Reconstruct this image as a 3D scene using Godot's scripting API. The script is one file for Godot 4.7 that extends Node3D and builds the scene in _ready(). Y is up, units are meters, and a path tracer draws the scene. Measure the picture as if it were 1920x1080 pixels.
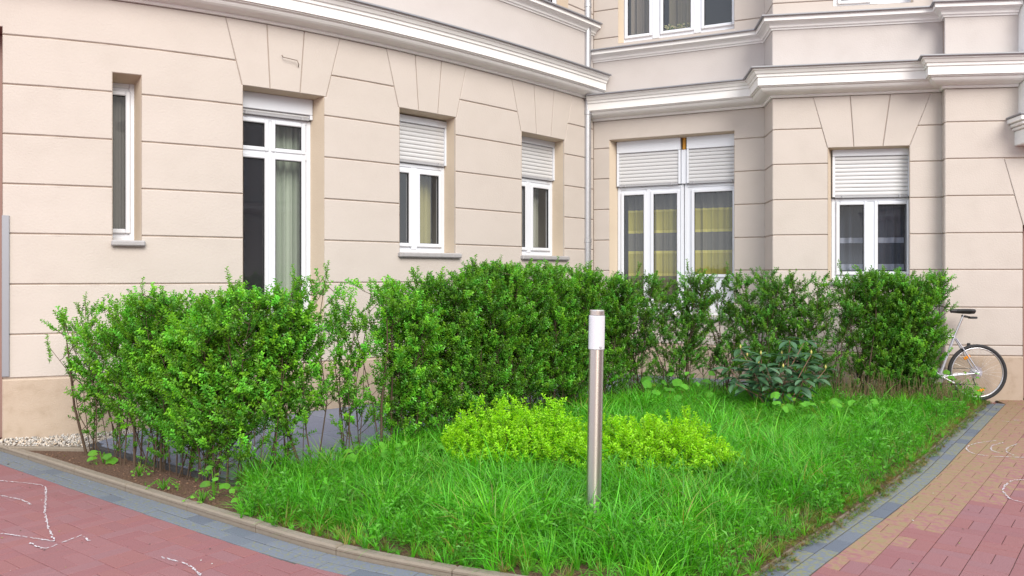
extends Node3D
# A courtyard corner: rendered facade, privet hedge round a terrace, long grass, bollard light, brick paving.
# Plan coordinates: (x, depth); world z = -depth.

var rng := RandomNumberGenerator.new()
var M := {}
var names := {}

# ---------------------------------------------------------------- naming
func numbered(called: String) -> String:
	var n: int = names.get(called, 0)
	names[called] = n + 1
	return called if n == 0 else "%s_%03d" % [called, n]

func meta(o: Node, label := "", category := "", group := "", kind := "") -> void:
	if label: o.set_meta("label", label)
	if category: o.set_meta("category", category)
	if group: o.set_meta("group", group)
	if kind: o.set_meta("kind", kind)

func base(called: String, at: Vector3, label := "", category := "", group := "", kind := "") -> Node3D:
	var o := Node3D.new()
	o.name = numbered(called)
	add_child(o)
	o.position = at
	meta(o, label, category, group, kind)
	return o

func put(called: String, mesh: Mesh, mat: Material, parent: Node3D = self, xf := Transform3D()) -> MeshInstance3D:
	var o := MeshInstance3D.new()
	o.name = numbered(called) if parent == self else called
	o.mesh = mesh
	if mat: o.material_override = mat
	o.transform = xf
	parent.add_child(o, true)
	return o

# ---------------------------------------------------------------- mesh helpers
func begin() -> SurfaceTool:
	var st := SurfaceTool.new()
	st.begin(Mesh.PRIMITIVE_TRIANGLES)
	return st

func tri(st: SurfaceTool, a: Vector3, b: Vector3, c: Vector3, n: Vector3) -> void:
	if (b - a).cross(c - a).dot(n) > 0.0:
		var t := b
		b = c
		c = t
	st.set_normal(n); st.add_vertex(a)
	st.set_normal(n); st.add_vertex(b)
	st.set_normal(n); st.add_vertex(c)

func tri3(st: SurfaceTool, p: Array, n: Array) -> void:
	var o := [0, 1, 2]
	if (p[1] - p[0]).cross(p[2] - p[0]).dot(n[0] + n[1] + n[2]) > 0.0: o = [0, 2, 1]
	for k in o:
		st.set_normal(n[k]); st.add_vertex(p[k])

func quad(st: SurfaceTool, a: Vector3, b: Vector3, c: Vector3, d: Vector3, n: Vector3) -> void:
	tri(st, a, b, c, n)
	tri(st, a, c, d, n)

func quadn(st: SurfaceTool, a: Vector3, b: Vector3, c: Vector3, d: Vector3, na: Vector3, nb: Vector3, nc: Vector3, nd: Vector3) -> void:
	tri3(st, [a, b, c], [na, nb, nc])
	tri3(st, [a, c, d], [na, nc, nd])

func face_n(a: Vector3, b: Vector3, c: Vector3, out: Vector3) -> Vector3:
	var n := (b - a).cross(c - a).normalized()
	return n if n.dot(out) >= 0.0 else -n

# box with chamfered edges, from lo to hi
func box(st: SurfaceTool, lo: Vector3, hi: Vector3, c := 0.004, xf := Transform3D()) -> void:
	var m := (lo + hi) * 0.5
	var h := (hi - lo) * 0.5
	c = minf(c, minf(h.x, minf(h.y, h.z)) * 0.45)
	for ax in 3:
		var u := (ax + 1) % 3
		var v := (ax + 2) % 3
		for s in [-1.0, 1.0]:
			var q := []
			for k in [[-1, -1], [1, -1], [1, 1], [-1, 1]]:
				var p := Vector3()
				p[ax] = s * h[ax]; p[u] = k[0] * (h[u] - c); p[v] = k[1] * (h[v] - c)
				q.append(xf * (m + p))
			var n := Vector3(); n[ax] = s
			quad(st, q[0], q[1], q[2], q[3], (xf.basis * n).normalized())
	for ax in 3:
		var u := (ax + 1) % 3
		var v := (ax + 2) % 3
		for su in [-1.0, 1.0]:
			for sv in [-1.0, 1.0]:
				var q := []
				for k in [[-1, 0], [1, 0], [1, 1], [-1, 1]]:
					var p := Vector3()
					p[ax] = k[0] * (h[ax] - c)
					p[u] = su * (h[u] - (0.0 if k[1] == 0 else c)); p[v] = sv * (h[v] - (c if k[1] == 0 else 0.0))
					q.append(xf * (m + p))
				var n := Vector3(); n[u] = su; n[v] = sv
				quad(st, q[0], q[1], q[2], q[3], (xf.basis * n).normalized())
	for sx in [-1.0, 1.0]:
		for sy in [-1.0, 1.0]:
			for sz in [-1.0, 1.0]:
				var s := Vector3(sx, sy, sz)
				var a := m + s * (h - Vector3(0, c, c))
				var b := m + s * (h - Vector3(c, 0, c))
				var d := m + s * (h - Vector3(c, c, 0))
				tri(st, xf * a, xf * b, xf * d, (xf.basis * s).normalized())

func box_mesh(lo: Vector3, hi: Vector3, c := 0.004) -> Mesh:
	var st := begin()
	box(st, lo, hi, c)
	return st.commit()

func tube(st: SurfaceTool, pts: Array, radii: Array, sides := 6, caps := true) -> void:
	var rings := []
	var ref := Vector3(0.31, 0.2, 0.93).normalized()
	for i in pts.size():
		var d: Vector3 = (pts[mini(i + 1, pts.size() - 1)] - pts[maxi(i - 1, 0)]).normalized()
		if absf(d.dot(ref)) > 0.95: ref = Vector3(0.9, 0.3, -0.2).normalized()
		var x := d.cross(ref).normalized()
		var y := d.cross(x)
		ref = y.cross(d) * 0.0 + ref
		var r := []
		for k in sides:
			var a := TAU * k / sides
			r.append(x * cos(a) + y * sin(a))
		rings.append(r)
	for i in pts.size() - 1:
		for k in sides:
			var k2 := (k + 1) % sides
			var a: Vector3 = rings[i][k]
			var b: Vector3 = rings[i][k2]
			var c: Vector3 = rings[i + 1][k2]
			var d: Vector3 = rings[i + 1][k]
			quadn(st, pts[i] + a * radii[i], pts[i] + b * radii[i], pts[i + 1] + c * radii[i + 1], pts[i + 1] + d * radii[i + 1], a, b, c, d)
	if caps:
		for e in [0, pts.size() - 1]:
			var d: Vector3 = (pts[0] - pts[1]).normalized() if e == 0 else (pts[e] - pts[e - 1]).normalized()
			for k in sides:
				tri(st, pts[e], pts[e] + rings[e][k] * radii[e], pts[e] + rings[e][(k + 1) % sides] * radii[e], d)

func tube_mesh(pts: Array, radii: Array, sides := 8) -> Mesh:
	var st := begin()
	tube(st, pts, radii, sides)
	return st.commit()

# lathe about y: profile of (radius, y)
func lathe(st: SurfaceTool, prof: Array, sides := 24, at := Vector3.ZERO) -> void:
	for i in prof.size() - 1:
		var p: Vector2 = prof[i]
		var q: Vector2 = prof[i + 1]
		var t := q - p
		var n2 := Vector2(t.y, -t.x).normalized()
		for k in sides:
			var a := TAU * k / sides
			var b := TAU * (k + 1) / sides
			var da := Vector3(cos(a), 0, sin(a))
			var db := Vector3(cos(b), 0, sin(b))
			var na := da * n2.x + Vector3(0, n2.y, 0)
			var nb := db * n2.x + Vector3(0, n2.y, 0)
			var up := Vector3.UP
			if p.x > 0.0001: quadn(st, at + da * p.x + up * p.y, at + db * p.x + up * p.y, at + db * q.x + up * q.y, at + da * q.x + up * q.y, na, nb, nb, na)
			else: tri3(st, [at + up * p.y, at + db * q.x + up * q.y, at + da * q.x + up * q.y], [na, nb, na])

# cylinder about y whose u runs up it, so that the brushing round it spreads highlights along it
func brushed(r: float, y0: float, y1: float, sides := 48) -> Mesh:
	var st := begin()
	for k in sides:
		for q in [[k, 0], [k + 1, 1], [k, 1], [k, 0], [k + 1, 0], [k + 1, 1]]:
			var a: float = TAU * q[0] / sides
			var d := Vector3(cos(a), 0, sin(a))
			st.set_normal(d)
			st.set_uv(Vector2(q[1] * 4.0, float(q[0]) / sides))
			st.add_vertex(d * r + Vector3.UP * (y1 if q[1] else y0))
	return st.commit()

func torus(st: SurfaceTool, r: float, w: float, hgt: float, n := 48, m := 8) -> void:   # about z; w = half width, hgt = half height
	for i in n:
		for j in m:
			var p := []
			var q := []
			for c in [[i, j], [i + 1, j], [i + 1, j + 1], [i, j + 1]]:
				var a: float = TAU * c[0] / n
				var b: float = TAU * c[1] / m
				var d := Vector3(cos(a), sin(a), 0)
				p.append(d * (r + hgt * cos(b)) + Vector3(0, 0, w * sin(b)))
				q.append((d * cos(b) + Vector3(0, 0, sin(b))).normalized())
			quadn(st, p[0], p[1], p[2], p[3], q[0], q[1], q[2], q[3])

# inset of a polygon by mitre
func inset(p: PackedVector2Array, c: float) -> PackedVector2Array:
	var r := PackedVector2Array()
	var s := -1.0 if Geometry2D.is_polygon_clockwise(p) else 1.0
	var n := p.size()
	for i in n:
		var a := (p[i] - p[(i + n - 1) % n]).normalized()
		var b := (p[(i + 1) % n] - p[i]).normalized()
		var na := Vector2(-a.y, a.x) * s
		var nb := Vector2(-b.y, b.x) * s
		var m := na + nb
		var l := m.length_squared()
		r.append(p[i] + (m * (2.0 * c / l) if l > 0.25 else na * c))
	return r

func tidy(p: PackedVector2Array) -> PackedVector2Array:
	var r := PackedVector2Array()
	for q in p:
		if r.is_empty() or r[r.size() - 1].distance_to(q) > 0.002: r.append(q)
	if r.size() > 1 and r[0].distance_to(r[r.size() - 1]) < 0.002: r.remove_at(r.size() - 1)
	return r

func area(p: PackedVector2Array) -> float:
	var a := 0.0
	for i in p.size(): a += p[i].cross(p[(i + 1) % p.size()])
	return absf(a) * 0.5

# prism lying on the ground: polygon in plan (x, depth)
func ground_prism(st: SurfaceTool, p: PackedVector2Array, y0: float, y1: float, c: float) -> void:
	p = tidy(p)
	if p.size() < 3 or area(p) < 0.0004: return
	var q := inset(p, c)
	var idx := Geometry2D.triangulate_polygon(q)
	if idx.is_empty(): return
	for k in range(0, idx.size(), 3):
		tri(st, Vector3(q[idx[k]].x, y1, -q[idx[k]].y), Vector3(q[idx[k + 1]].x, y1, -q[idx[k + 1]].y), Vector3(q[idx[k + 2]].x, y1, -q[idx[k + 2]].y), Vector3.UP)
	var mid := Vector2()
	for v in p: mid += v / p.size()
	for i in p.size():
		var a := p[i]
		var b := p[(i + 1) % p.size()]
		var a2 := q[i]
		var b2 := q[(i + 1) % p.size()]
		var w := (b - a).orthogonal().normalized()
		if w.dot((a + b) * 0.5 - mid) < 0.0: w = -w
		var n := Vector3(w.x, 0, -w.y)
		var A := Vector3(a.x, y1 - c, -a.y)
		var B := Vector3(b.x, y1 - c, -b.y)
		quad(st, Vector3(a.x, y0, -a.y), Vector3(b.x, y0, -b.y), B, A, n)
		quad(st, A, B, Vector3(b2.x, y1, -b2.y), Vector3(a2.x, y1, -a2.y), (n + Vector3.UP).normalized())

# ---------------------------------------------------------------- facade faces
class Face:
	var pts: PackedVector2Array
	var cum: PackedFloat32Array
	var nrm: PackedVector2Array
	func _init(p: PackedVector2Array, start := 0.0) -> void:
		pts = p
		var u := start
		for i in p.size():
			if i: u += p[i].distance_to(p[i - 1])
			cum.append(u)
			var d := (p[mini(i + 1, p.size() - 1)] - p[maxi(i - 1, 0)]).normalized()
			nrm.append(Vector2(d.y, -d.x))
	func at(u: float, h: float, d := 0.0) -> Vector3:
		var i := 0
		while i < pts.size() - 2 and u > cum[i + 1]: i += 1
		var t := (u - cum[i]) / (cum[i + 1] - cum[i])
		var tc := clampf(t, 0.0, 1.0)
		var n := nrm[i].lerp(nrm[i + 1], tc).normalized()
		var p := pts[i].lerp(pts[i + 1], t) + n * d
		return Vector3(p.x, h, -p.y)
	func normal(u: float) -> Vector3:
		var i := 0
		while i < pts.size() - 2 and u > cum[i + 1]: i += 1
		var t := clampf((u - cum[i]) / (cum[i + 1] - cum[i]), 0.0, 1.0)
		var n := nrm[i].lerp(nrm[i + 1], t).normalized()
		return Vector3(n.x, 0, -n.y)
	func last() -> float: return cum[cum.size() - 1]
	func first() -> float: return cum[0]

# raised block of render: polygon in (u, h), from depth d0 to d1, chamfer c
func block_mesh(f: Face, poly: PackedVector2Array, d0: float, d1: float, c: float) -> Mesh:
	var p := PackedVector2Array()
	poly = tidy(poly)
	for i in poly.size():
		var a := poly[i]
		var b := poly[(i + 1) % poly.size()]
		p.append(a)
		if f.pts.size() > 2:
			var n := int(ceil(absf(b.x - a.x) / 0.3))
			for k in range(1, n): p.append(a.lerp(b, float(k) / n))
	var q := inset(p, c)
	var st := begin()
	var pieces := [q]
	if f.pts.size() > 2:
		pieces = []
		var lo := 1e9
		var hi := -1e9
		for v in q:
			lo = minf(lo, v.x); hi = maxf(hi, v.x)
		var n := maxi(1, int(ceil((hi - lo) / 0.3)))
		for k in n:
			var a := lerpf(lo - 0.001, hi + 0.001, float(k) / n)
			var b := lerpf(lo - 0.001, hi + 0.001, float(k + 1) / n)
			pieces += Geometry2D.intersect_polygons(q, PackedVector2Array([Vector2(a, -9), Vector2(b, -9), Vector2(b, 99), Vector2(a, 99)]))
	for s: PackedVector2Array in pieces:
		var idx := Geometry2D.triangulate_polygon(s)
		for k in range(0, idx.size(), 3):
			var P := []
			var N := []
			for j in 3:
				var v := s[idx[k + j]]
				P.append(f.at(v.x, v.y, d1)); N.append(f.normal(v.x))
			tri3(st, P, N)
	var mid := Vector2()
	for v in p: mid += v / p.size()
	for i in p.size():
		var a := p[i]
		var b := p[(i + 1) % p.size()]
		var a2 := q[i]
		var b2 := q[(i + 1) % p.size()]
		var w := (b - a).orthogonal().normalized()
		if w.dot((a2 + b2 - a - b) * 0.5) > 0.0: w = -w
		var fn := f.normal(a.x)
		var along := Vector3(-fn.z, 0, fn.x)
		if along.dot(f.at(a.x + 0.1, 0) - f.at(a.x, 0)) < 0.0: along = -along
		var n := along * w.x + Vector3.UP * w.y
		var A := f.at(a.x, a.y, d1 - c)
		var B := f.at(b.x, b.y, d1 - c)
		quad(st, f.at(a.x, a.y, d0), f.at(b.x, b.y, d0), B, A, n)
		quad(st, A, B, f.at(b2.x, b2.y, d1), f.at(a2.x, a2.y, d1), (n + fn).normalized())
	return st.commit()

func rect(a: float, b: float, c: float, d: float) -> PackedVector2Array:
	return PackedVector2Array([Vector2(a, c), Vector2(b, c), Vector2(b, d), Vector2(a, d)])

# courses of blocks between the given heights, minus openings and voussoirs
func courses(f: Face, u0: float, u1: float, hs: Array, holes: Array, mats: Array, parent: Node3D) -> void:
	var g := 0.006
	for i in hs.size() - 1:
		var polys := [rect(u0, u1, hs[i] + g, hs[i + 1] - g)]
		for hole in holes:
			var next := []
			for p in polys:
				for r in Geometry2D.clip_polygons(p, hole):
					if not Geometry2D.is_polygon_clockwise(r): next.append(r)
			polys = next
		for p in polys:
			if area(p) < 0.004: continue
			put("plaster_block", block_mesh(f, p, -0.01, 0.014, 0.007), mats[rng.randi() % mats.size()], parent)

func voussoirs(f: Face, bot: Array, top: Array, h0: float, h1: float, mats: Array, parent: Node3D) -> void:
	var g := 0.0045
	for i in bot.size() - 1:
		var p := PackedVector2Array([Vector2(bot[i] + g, h0), Vector2(bot[i + 1] - g, h0), Vector2(top[i + 1] - g, h1 - 0.003), Vector2(top[i] + g, h1 - 0.003)])
		put("voussoir", block_mesh(f, p, -0.01, 0.014, 0.005), mats[rng.randi() % mats.size()], parent)

func vhole(bot: Array, top: Array, h0: float, h1: float) -> PackedVector2Array:
	return PackedVector2Array([Vector2(bot[0] - 0.004, h0 - 0.001), Vector2(bot[-1] + 0.004, h0 - 0.001), Vector2(top[-1] + 0.004, h1 + 0.02), Vector2(top[0] - 0.004, h1 + 0.02)])

# flat wall behind the joints, with openings left out
func wall_core(f: Face, u0: float, u1: float, h0: float, h1: float, opens: Array, mat: Material, parent: Node3D, called := "wall") -> void:
	var us := [u0, u1]
	var hs := [h0, h1]
	for o in opens:
		us += [o[0], o[1]]; hs += [o[2], o[3]]
	for i in f.cum.size():
		if f.cum[i] > u0 and f.cum[i] < u1: us.append(f.cum[i])
	us.sort(); hs.sort()
	var st := begin()
	for i in us.size() - 1:
		if us[i + 1] - us[i] < 0.0005 or us[i] < u0 or us[i + 1] > u1: continue
		for j in hs.size() - 1:
			if hs[j + 1] - hs[j] < 0.0005 or hs[j] < h0 - 0.001 or hs[j + 1] > h1 + 0.001: continue
			var m := Vector2((us[i] + us[i + 1]) / 2, (hs[j] + hs[j + 1]) / 2)
			var hit := false
			for o in opens:
				if m.x > o[0] and m.x < o[1] and m.y > o[2] and m.y < o[3]: hit = true
			if hit: continue
			var na := f.normal(us[i])
			var nb := f.normal(us[i + 1])
			quadn(st, f.at(us[i], hs[j]), f.at(us[i + 1], hs[j]), f.at(us[i + 1], hs[j + 1]), f.at(us[i], hs[j + 1]), na, nb, nb, na)
	put(called, st.commit(), mat, parent)

# the four sides of an opening, from the face of the blocks back to the frame
func reveal(f: Face, o: Array, i: Array, dep: float, mat: Material, parent: Node3D) -> void:
	var st := begin()
	var a := [f.at(o[0], o[2], 0.012), f.at(o[1], o[2], 0.012), f.at(o[1], o[3], 0.012), f.at(o[0], o[3], 0.012)]
	var b := [f.at(i[0], i[2], -dep), f.at(i[1], i[2], -dep), f.at(i[1], i[3], -dep), f.at(i[0], i[3], -dep)]
	var mid := (f.at((o[0] + o[1]) / 2, (o[2] + o[3]) / 2, 0.0))
	for k in 4:
		var k2 := (k + 1) % 4
		quad(st, a[k], a[k2], b[k2], b[k], face_n(a[k], a[k2], b[k], mid - (a[k] + b[k2]) * 0.5))
	put("window_reveal", st.commit(), mat, parent)

# moulding swept along a plan line with mitred corners; profile of (d, h)
func sweep(path: PackedVector2Array, prof: Array, mat: Material, called: String, parent: Node3D, ends := true) -> void:
	var st := begin()
	var dirs := []
	for i in path.size() - 1: dirs.append((path[i + 1] - path[i]).normalized())
	var mit := []
	for i in path.size():
		var a: Vector2 = dirs[maxi(i - 1, 0)]
		var b: Vector2 = dirs[mini(i, dirs.size() - 1)]
		var na := Vector2(a.y, -a.x)
		var nb := Vector2(b.y, -b.x)
		var m := na + nb
		mit.append(m * 2.0 / m.length_squared())
	for i in path.size() - 1:
		var nf := Vector2(dirs[i].y, -dirs[i].x)
		for j in prof.size() - 1:
			var P := []
			for c in [[i, j], [i + 1, j], [i + 1, j + 1], [i, j + 1]]:
				var pr: Vector2 = prof[c[1]]
				var q: Vector2 = path[c[0]] + mit[c[0]] * pr.x
				P.append(Vector3(q.x, pr.y, -q.y))
			var t: Vector2 = prof[j + 1] - prof[j]
			var n := Vector3(nf.x * t.y, -t.x, -nf.y * t.y).normalized()
			quad(st, P[0], P[1], P[2], P[3], n)
	if ends:
		var flat := PackedVector2Array(prof)
		var idx := Geometry2D.triangulate_polygon(flat)
		for e in [0, path.size() - 1]:
			var d: Vector2 = -dirs[0] if e == 0 else dirs[-1]
			for k in range(0, idx.size(), 3):
				var P := []
				for j in 3:
					var q: Vector2 = path[e] + mit[e] * flat[idx[k + j]].x
					P.append(Vector3(q.x, flat[idx[k + j]].y, -q.y))
				tri(st, P[0], P[1], P[2], Vector3(d.x, 0, -d.y))
	put(called, st.commit(), mat, parent)

func lower_cornice(path: PackedVector2Array, hb: float, parent: Node3D, k := 1.0) -> void:
	var p := [Vector2(-0.02, hb), Vector2(0.035, hb), Vector2(0.045, hb + 0.012), Vector2(0.045, hb + 0.03), Vector2(0.055, hb + 0.034)]
	for i in range(1, 7):
		var a := PI / 2 * i / 6
		p.append(Vector2(0.055 + 0.135 * k * sin(a) * 1.0, hb + 0.034 + 0.075 * (1.0 - cos(a))))
	p += [Vector2(0.215 * k, hb + 0.112), Vector2(0.215 * k, hb + 0.125), Vector2(0.235 * k, hb + 0.125), Vector2(0.238 * k, hb + 0.225), Vector2(0.252 * k, hb + 0.23), Vector2(0.256 * k, hb + 0.262), Vector2(0.27 * k, hb + 0.268), Vector2(0.29 * k, hb + 0.305), Vector2(0.305 * k, hb + 0.31), Vector2(0.305 * k, hb + 0.335), Vector2(-0.02, hb + 0.39)]
	sweep(path, p, M.white_paint, "cornice", parent)
	sweep(path, [Vector2(-0.01, hb + 0.392), Vector2(0.33 * k, hb + 0.328), Vector2(0.335 * k, hb + 0.335), Vector2(0.333 * k, hb + 0.35), Vector2(-0.01, hb + 0.415)], M.zinc, "cornice_flashing", parent)

func upper_cornice(path: PackedVector2Array, hb: float, parent: Node3D) -> void:
	var p := [Vector2(-0.02, hb), Vector2(0.03, hb), Vector2(0.035, hb + 0.02), Vector2(0.055, hb + 0.026), Vector2(0.06, hb + 0.05), Vector2(0.08, hb + 0.07), Vector2(0.115, hb + 0.082), Vector2(0.12, hb + 0.09), Vector2(0.14, hb + 0.092), Vector2(0.142, hb + 0.15), Vector2(-0.02, hb + 0.17)]
	sweep(path, p, M.white_paint, "sill_cornice", parent)
	sweep(path, [Vector2(-0.01, hb + 0.172), Vector2(0.17, hb + 0.142), Vector2(0.175, hb + 0.15), Vector2(0.172, hb + 0.165), Vector2(-0.01, hb + 0.2)], M.zinc, "sill_flashing", parent)

# window built in its own plane behind the face: bars and panes in (u, h)
func frame_at(f: Face, u0: float, u1: float, dep: float) -> Transform3D:
	var a := f.at(u0, 0, -dep)
	var b := f.at(u1, 0, -dep)
	var x := (b - a).normalized()
	var z := x.cross(Vector3.UP).normalized()
	if z.dot(f.normal((u0 + u1) / 2)) < 0.0: z = -z
	return Transform3D(Basis(x, Vector3.UP, z), a)

func window(f: Face, u0: float, u1: float, h0: float, h1: float, dep: float, bars: Array, panes: Array, parent: Node3D, edge := 0.05) -> MeshInstance3D:
	var xf := frame_at(f, u0, u1, dep)
	var k: float = xf.origin.distance_to(f.at(u1, 0, -dep)) / (u1 - u0)
	var st := begin()
	var w := (u1 - u0) * k
	box(st, Vector3(0, h0, -0.07), Vector3(edge, h1, 0), 0.006)
	box(st, Vector3(w - edge, h0, -0.07), Vector3(w, h1, 0), 0.006)
	box(st, Vector3(edge, h0, -0.07), Vector3(w - edge, h0 + edge, -0.001), 0.006)
	box(st, Vector3(edge, h1 - edge, -0.07), Vector3(w - edge, h1, -0.001), 0.006)
	for b in bars:
		box(st, Vector3((b[0] - u0) * k, b[2], -0.07), Vector3((b[1] - u0) * k, b[3], 0.004), 0.006)
	var us := [0.0, w]
	var hs := [h0, h1]
	for p in panes:
		us += [(p[0] - u0) * k, (p[1] - u0) * k]; hs += [p[2], p[3]]
	us.sort(); hs.sort()
	for i in us.size() - 1:
		for j in hs.size() - 1:
			var m := Vector2((us[i] + us[i + 1]) / 2, (hs[j] + hs[j + 1]) / 2)
			var hit: bool = us[i + 1] - us[i] < 0.0005 or hs[j + 1] - hs[j] < 0.0005
			for p in panes:
				if m.x > (p[0] - u0) * k and m.x < (p[1] - u0) * k and m.y > p[2] and m.y < p[3]: hit = true
			if not hit: quad(st, Vector3(us[i], hs[j], -0.012), Vector3(us[i + 1], hs[j], -0.012), Vector3(us[i + 1], hs[j + 1], -0.012), Vector3(us[i], hs[j + 1], -0.012), Vector3.BACK)
	var win := put("window", st.commit(), M.pvc, parent, xf)
	for p in panes:
		var s := begin()
		var e := 0.045
		var a := Vector2((p[0] - u0) * k, p[2])
		var b := Vector2((p[1] - u0) * k, p[3])
		box(s, Vector3(a.x - e, a.y - e, -0.05), Vector3(a.x, b.y + e, 0.018), 0.008)
		box(s, Vector3(b.x, a.y - e, -0.05), Vector3(b.x + e, b.y + e, 0.018), 0.008)
		box(s, Vector3(a.x, a.y - e, -0.05), Vector3(b.x, a.y, 0.017), 0.008)
		box(s, Vector3(a.x, b.y, -0.05), Vector3(b.x, b.y + e, 0.017), 0.008)
		put("sash", s.commit(), M.pvc, win)
		var gsk := begin()
		var t := 0.006
		box(gsk, Vector3(a.x, a.y, -0.02), Vector3(a.x + t, b.y, 0.005), 0.001)
		box(gsk, Vector3(b.x - t, a.y, -0.02), Vector3(b.x, b.y, 0.005), 0.001)
		box(gsk, Vector3(a.x + t, a.y, -0.02), Vector3(b.x - t, a.y + t, 0.004), 0.001)
		box(gsk, Vector3(a.x + t, b.y - t, -0.02), Vector3(b.x - t, b.y, 0.004), 0.001)
		put("gasket", gsk.commit(), M.rubber, win)
		var q := begin()
		quad(q, Vector3(a.x, a.y, -0.012), Vector3(b.x, a.y, -0.012), Vector3(b.x, b.y, -0.012), Vector3(a.x, b.y, -0.012), Vector3.BACK)
		put("pane", q.commit(), M.glass, win)
	return win

func shutter(f: Face, u0: float, u1: float, hbox: float, htop: float, hbot: float, dep: float, parent: Node3D) -> void:
	var xf := frame_at(f, u0, u1, dep)
	var w: float = xf.origin.distance_to(f.at(u1, 0, -dep))
	var st := begin()
	box(st, Vector3(0.002, hbox, -0.1), Vector3(w - 0.002, htop, 0.03), 0.006)
	box(st, Vector3(0.002, hbot - 0.02, -0.03), Vector3(0.035, hbox - 0.001, 0.028), 0.004)
	box(st, Vector3(w - 0.035, hbot - 0.02, -0.03), Vector3(w - 0.002, hbox - 0.001, 0.028), 0.004)
	var sh := put("roller_shutter", st.commit(), M.pvc, parent, xf)
	var n := maxi(1, int(round((hbox - hbot) / 0.052)))
	var step := (hbox - hbot) / n
	var sl := begin()
	var last := []
	for k in 7:      # rounded slat
		var a := PI * k / 6.0
		last.append(Vector2(0.004 + 0.009 * sin(a), step * 0.94 * (1.0 - cos(a)) / 2.0))
	for k in 6:
		var a: Vector2 = last[k]
		var b: Vector2 = last[k + 1]
		quad(sl, Vector3(0.036, a.y, a.x), Vector3(w - 0.036, a.y, a.x), Vector3(w - 0.036, b.y, b.x), Vector3(0.036, b.y, b.x), Vector3(0, -(b.x - a.x), b.y - a.y).normalized())
	quad(sl, Vector3(0.036, -0.004, 0.0), Vector3(w - 0.036, -0.004, 0.0), Vector3(w - 0.036, step + 0.002, 0.0), Vector3(0.036, step + 0.002, 0.0), Vector3.BACK)
	var mesh := sl.commit()
	for k in n:
		put("slat", mesh, M.slat, sh, Transform3D(Basis(), Vector3(0, hbot + step * k, -0.006)))
	var bar := begin()
	box(bar, Vector3(0.036, hbot - 0.03, -0.012), Vector3(w - 0.036, hbot - 0.002, 0.012), 0.004)
	for x in [w * 0.14, w * 0.86]:
		box(bar, Vector3(x - 0.014, hbot - 0.034, 0.012), Vector3(x + 0.014, hbot + 0.006, 0.026), 0.004)
	put("bottom_bar", bar.commit(), M.bar_grey, sh)

func sill(f: Face, u0: float, u1: float, h: float, dep: float, parent: Node3D, th := 0.05) -> void:
	var xf := frame_at(f, u0, u1, dep)
	var w: float = xf.origin.distance_to(f.at(u1, 0, -dep))
	var st := begin()
	box(st, Vector3(0, h - th, 0.005), Vector3(w, h, dep + 0.07), 0.016)
	put("window_sill", st.commit(), M.sill, parent, xf)

# dark room behind a window
func room(f: Face, u0: float, u1: float, h0: float, h1: float, dep: float, back: float, mat: Material, parent: Node3D) -> void:
	var xf := frame_at(f, u0, u1, dep)
	var w: float = xf.origin.distance_to(f.at(u1, 0, -dep))
	var st := begin()
	var e := 0.28
	var lo := Vector3(-e, h0 - 0.5, -back)
	var hi := Vector3(w + e, h1 + 0.25, -0.06)
	var c := func(x, y, z): return Vector3(lo.x if x == 0 else hi.x, lo.y if y == 0 else hi.y, lo.z if z == 0 else hi.z)
	quad(st, c.call(0, 0, 0), c.call(1, 0, 0), c.call(1, 1, 0), c.call(0, 1, 0), Vector3.BACK)
	quad(st, c.call(0, 0, 0), c.call(0, 0, 1), c.call(0, 1, 1), c.call(0, 1, 0), Vector3.RIGHT)
	quad(st, c.call(1, 0, 0), c.call(1, 0, 1), c.call(1, 1, 1), c.call(1, 1, 0), Vector3.LEFT)
	quad(st, c.call(0, 0, 0), c.call(1, 0, 0), c.call(1, 0, 1), c.call(0, 0, 1), Vector3.UP)
	quad(st, c.call(0, 1, 0), c.call(1, 1, 0), c.call(1, 1, 1), c.call(0, 1, 1), Vector3.DOWN)
	# wall around the opening, seen from inside
	for r in [[lo.x, 0.0, lo.y, hi.y], [w, hi.x, lo.y, hi.y], [0.0, w, lo.y, h0], [0.0, w, h1, hi.y]]:
		quad(st, Vector3(r[0], r[2], hi.z), Vector3(r[1], r[2], hi.z), Vector3(r[1], r[3], hi.z), Vector3(r[0], r[3], hi.z), Vector3.FORWARD)
	put("room", st.commit(), mat, parent, xf)

func curtain(f: Face, u0: float, u1: float, h0: float, h1: float, dep: float, bands: Array, mat: Material, label: String, waves := 7.0, amp := 0.025) -> void:
	var xf := frame_at(f, u0, u1, dep)
	var w: float = xf.origin.distance_to(f.at(u1, 0, -dep))
	var st := begin()
	var n := 60
	for b in bands:      # [h low, h high, linear colour]
		for i in n:
			var P := []
			for c in [[i, 0], [i + 1, 0], [i + 1, 1], [i, 1]]:
				var t: float = float(c[0]) / n
				var z := amp * (sin(t * TAU * waves) + 0.5 * sin(t * TAU * waves * 1.7 + 1.0))
				P.append(Vector3(t * w, lerpf(maxf(b[0], h0), minf(b[1], h1), c[1]) , z))
			var nn := face_n(P[0], P[1], P[3], Vector3.BACK)
			st.set_color(b[2])
			quad(st, P[0], P[1], P[2], P[3], nn)
	var o := put("curtain", st.commit(), mat, self, xf)
	meta(o, label, "curtain", "curtains behind the windows")

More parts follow.
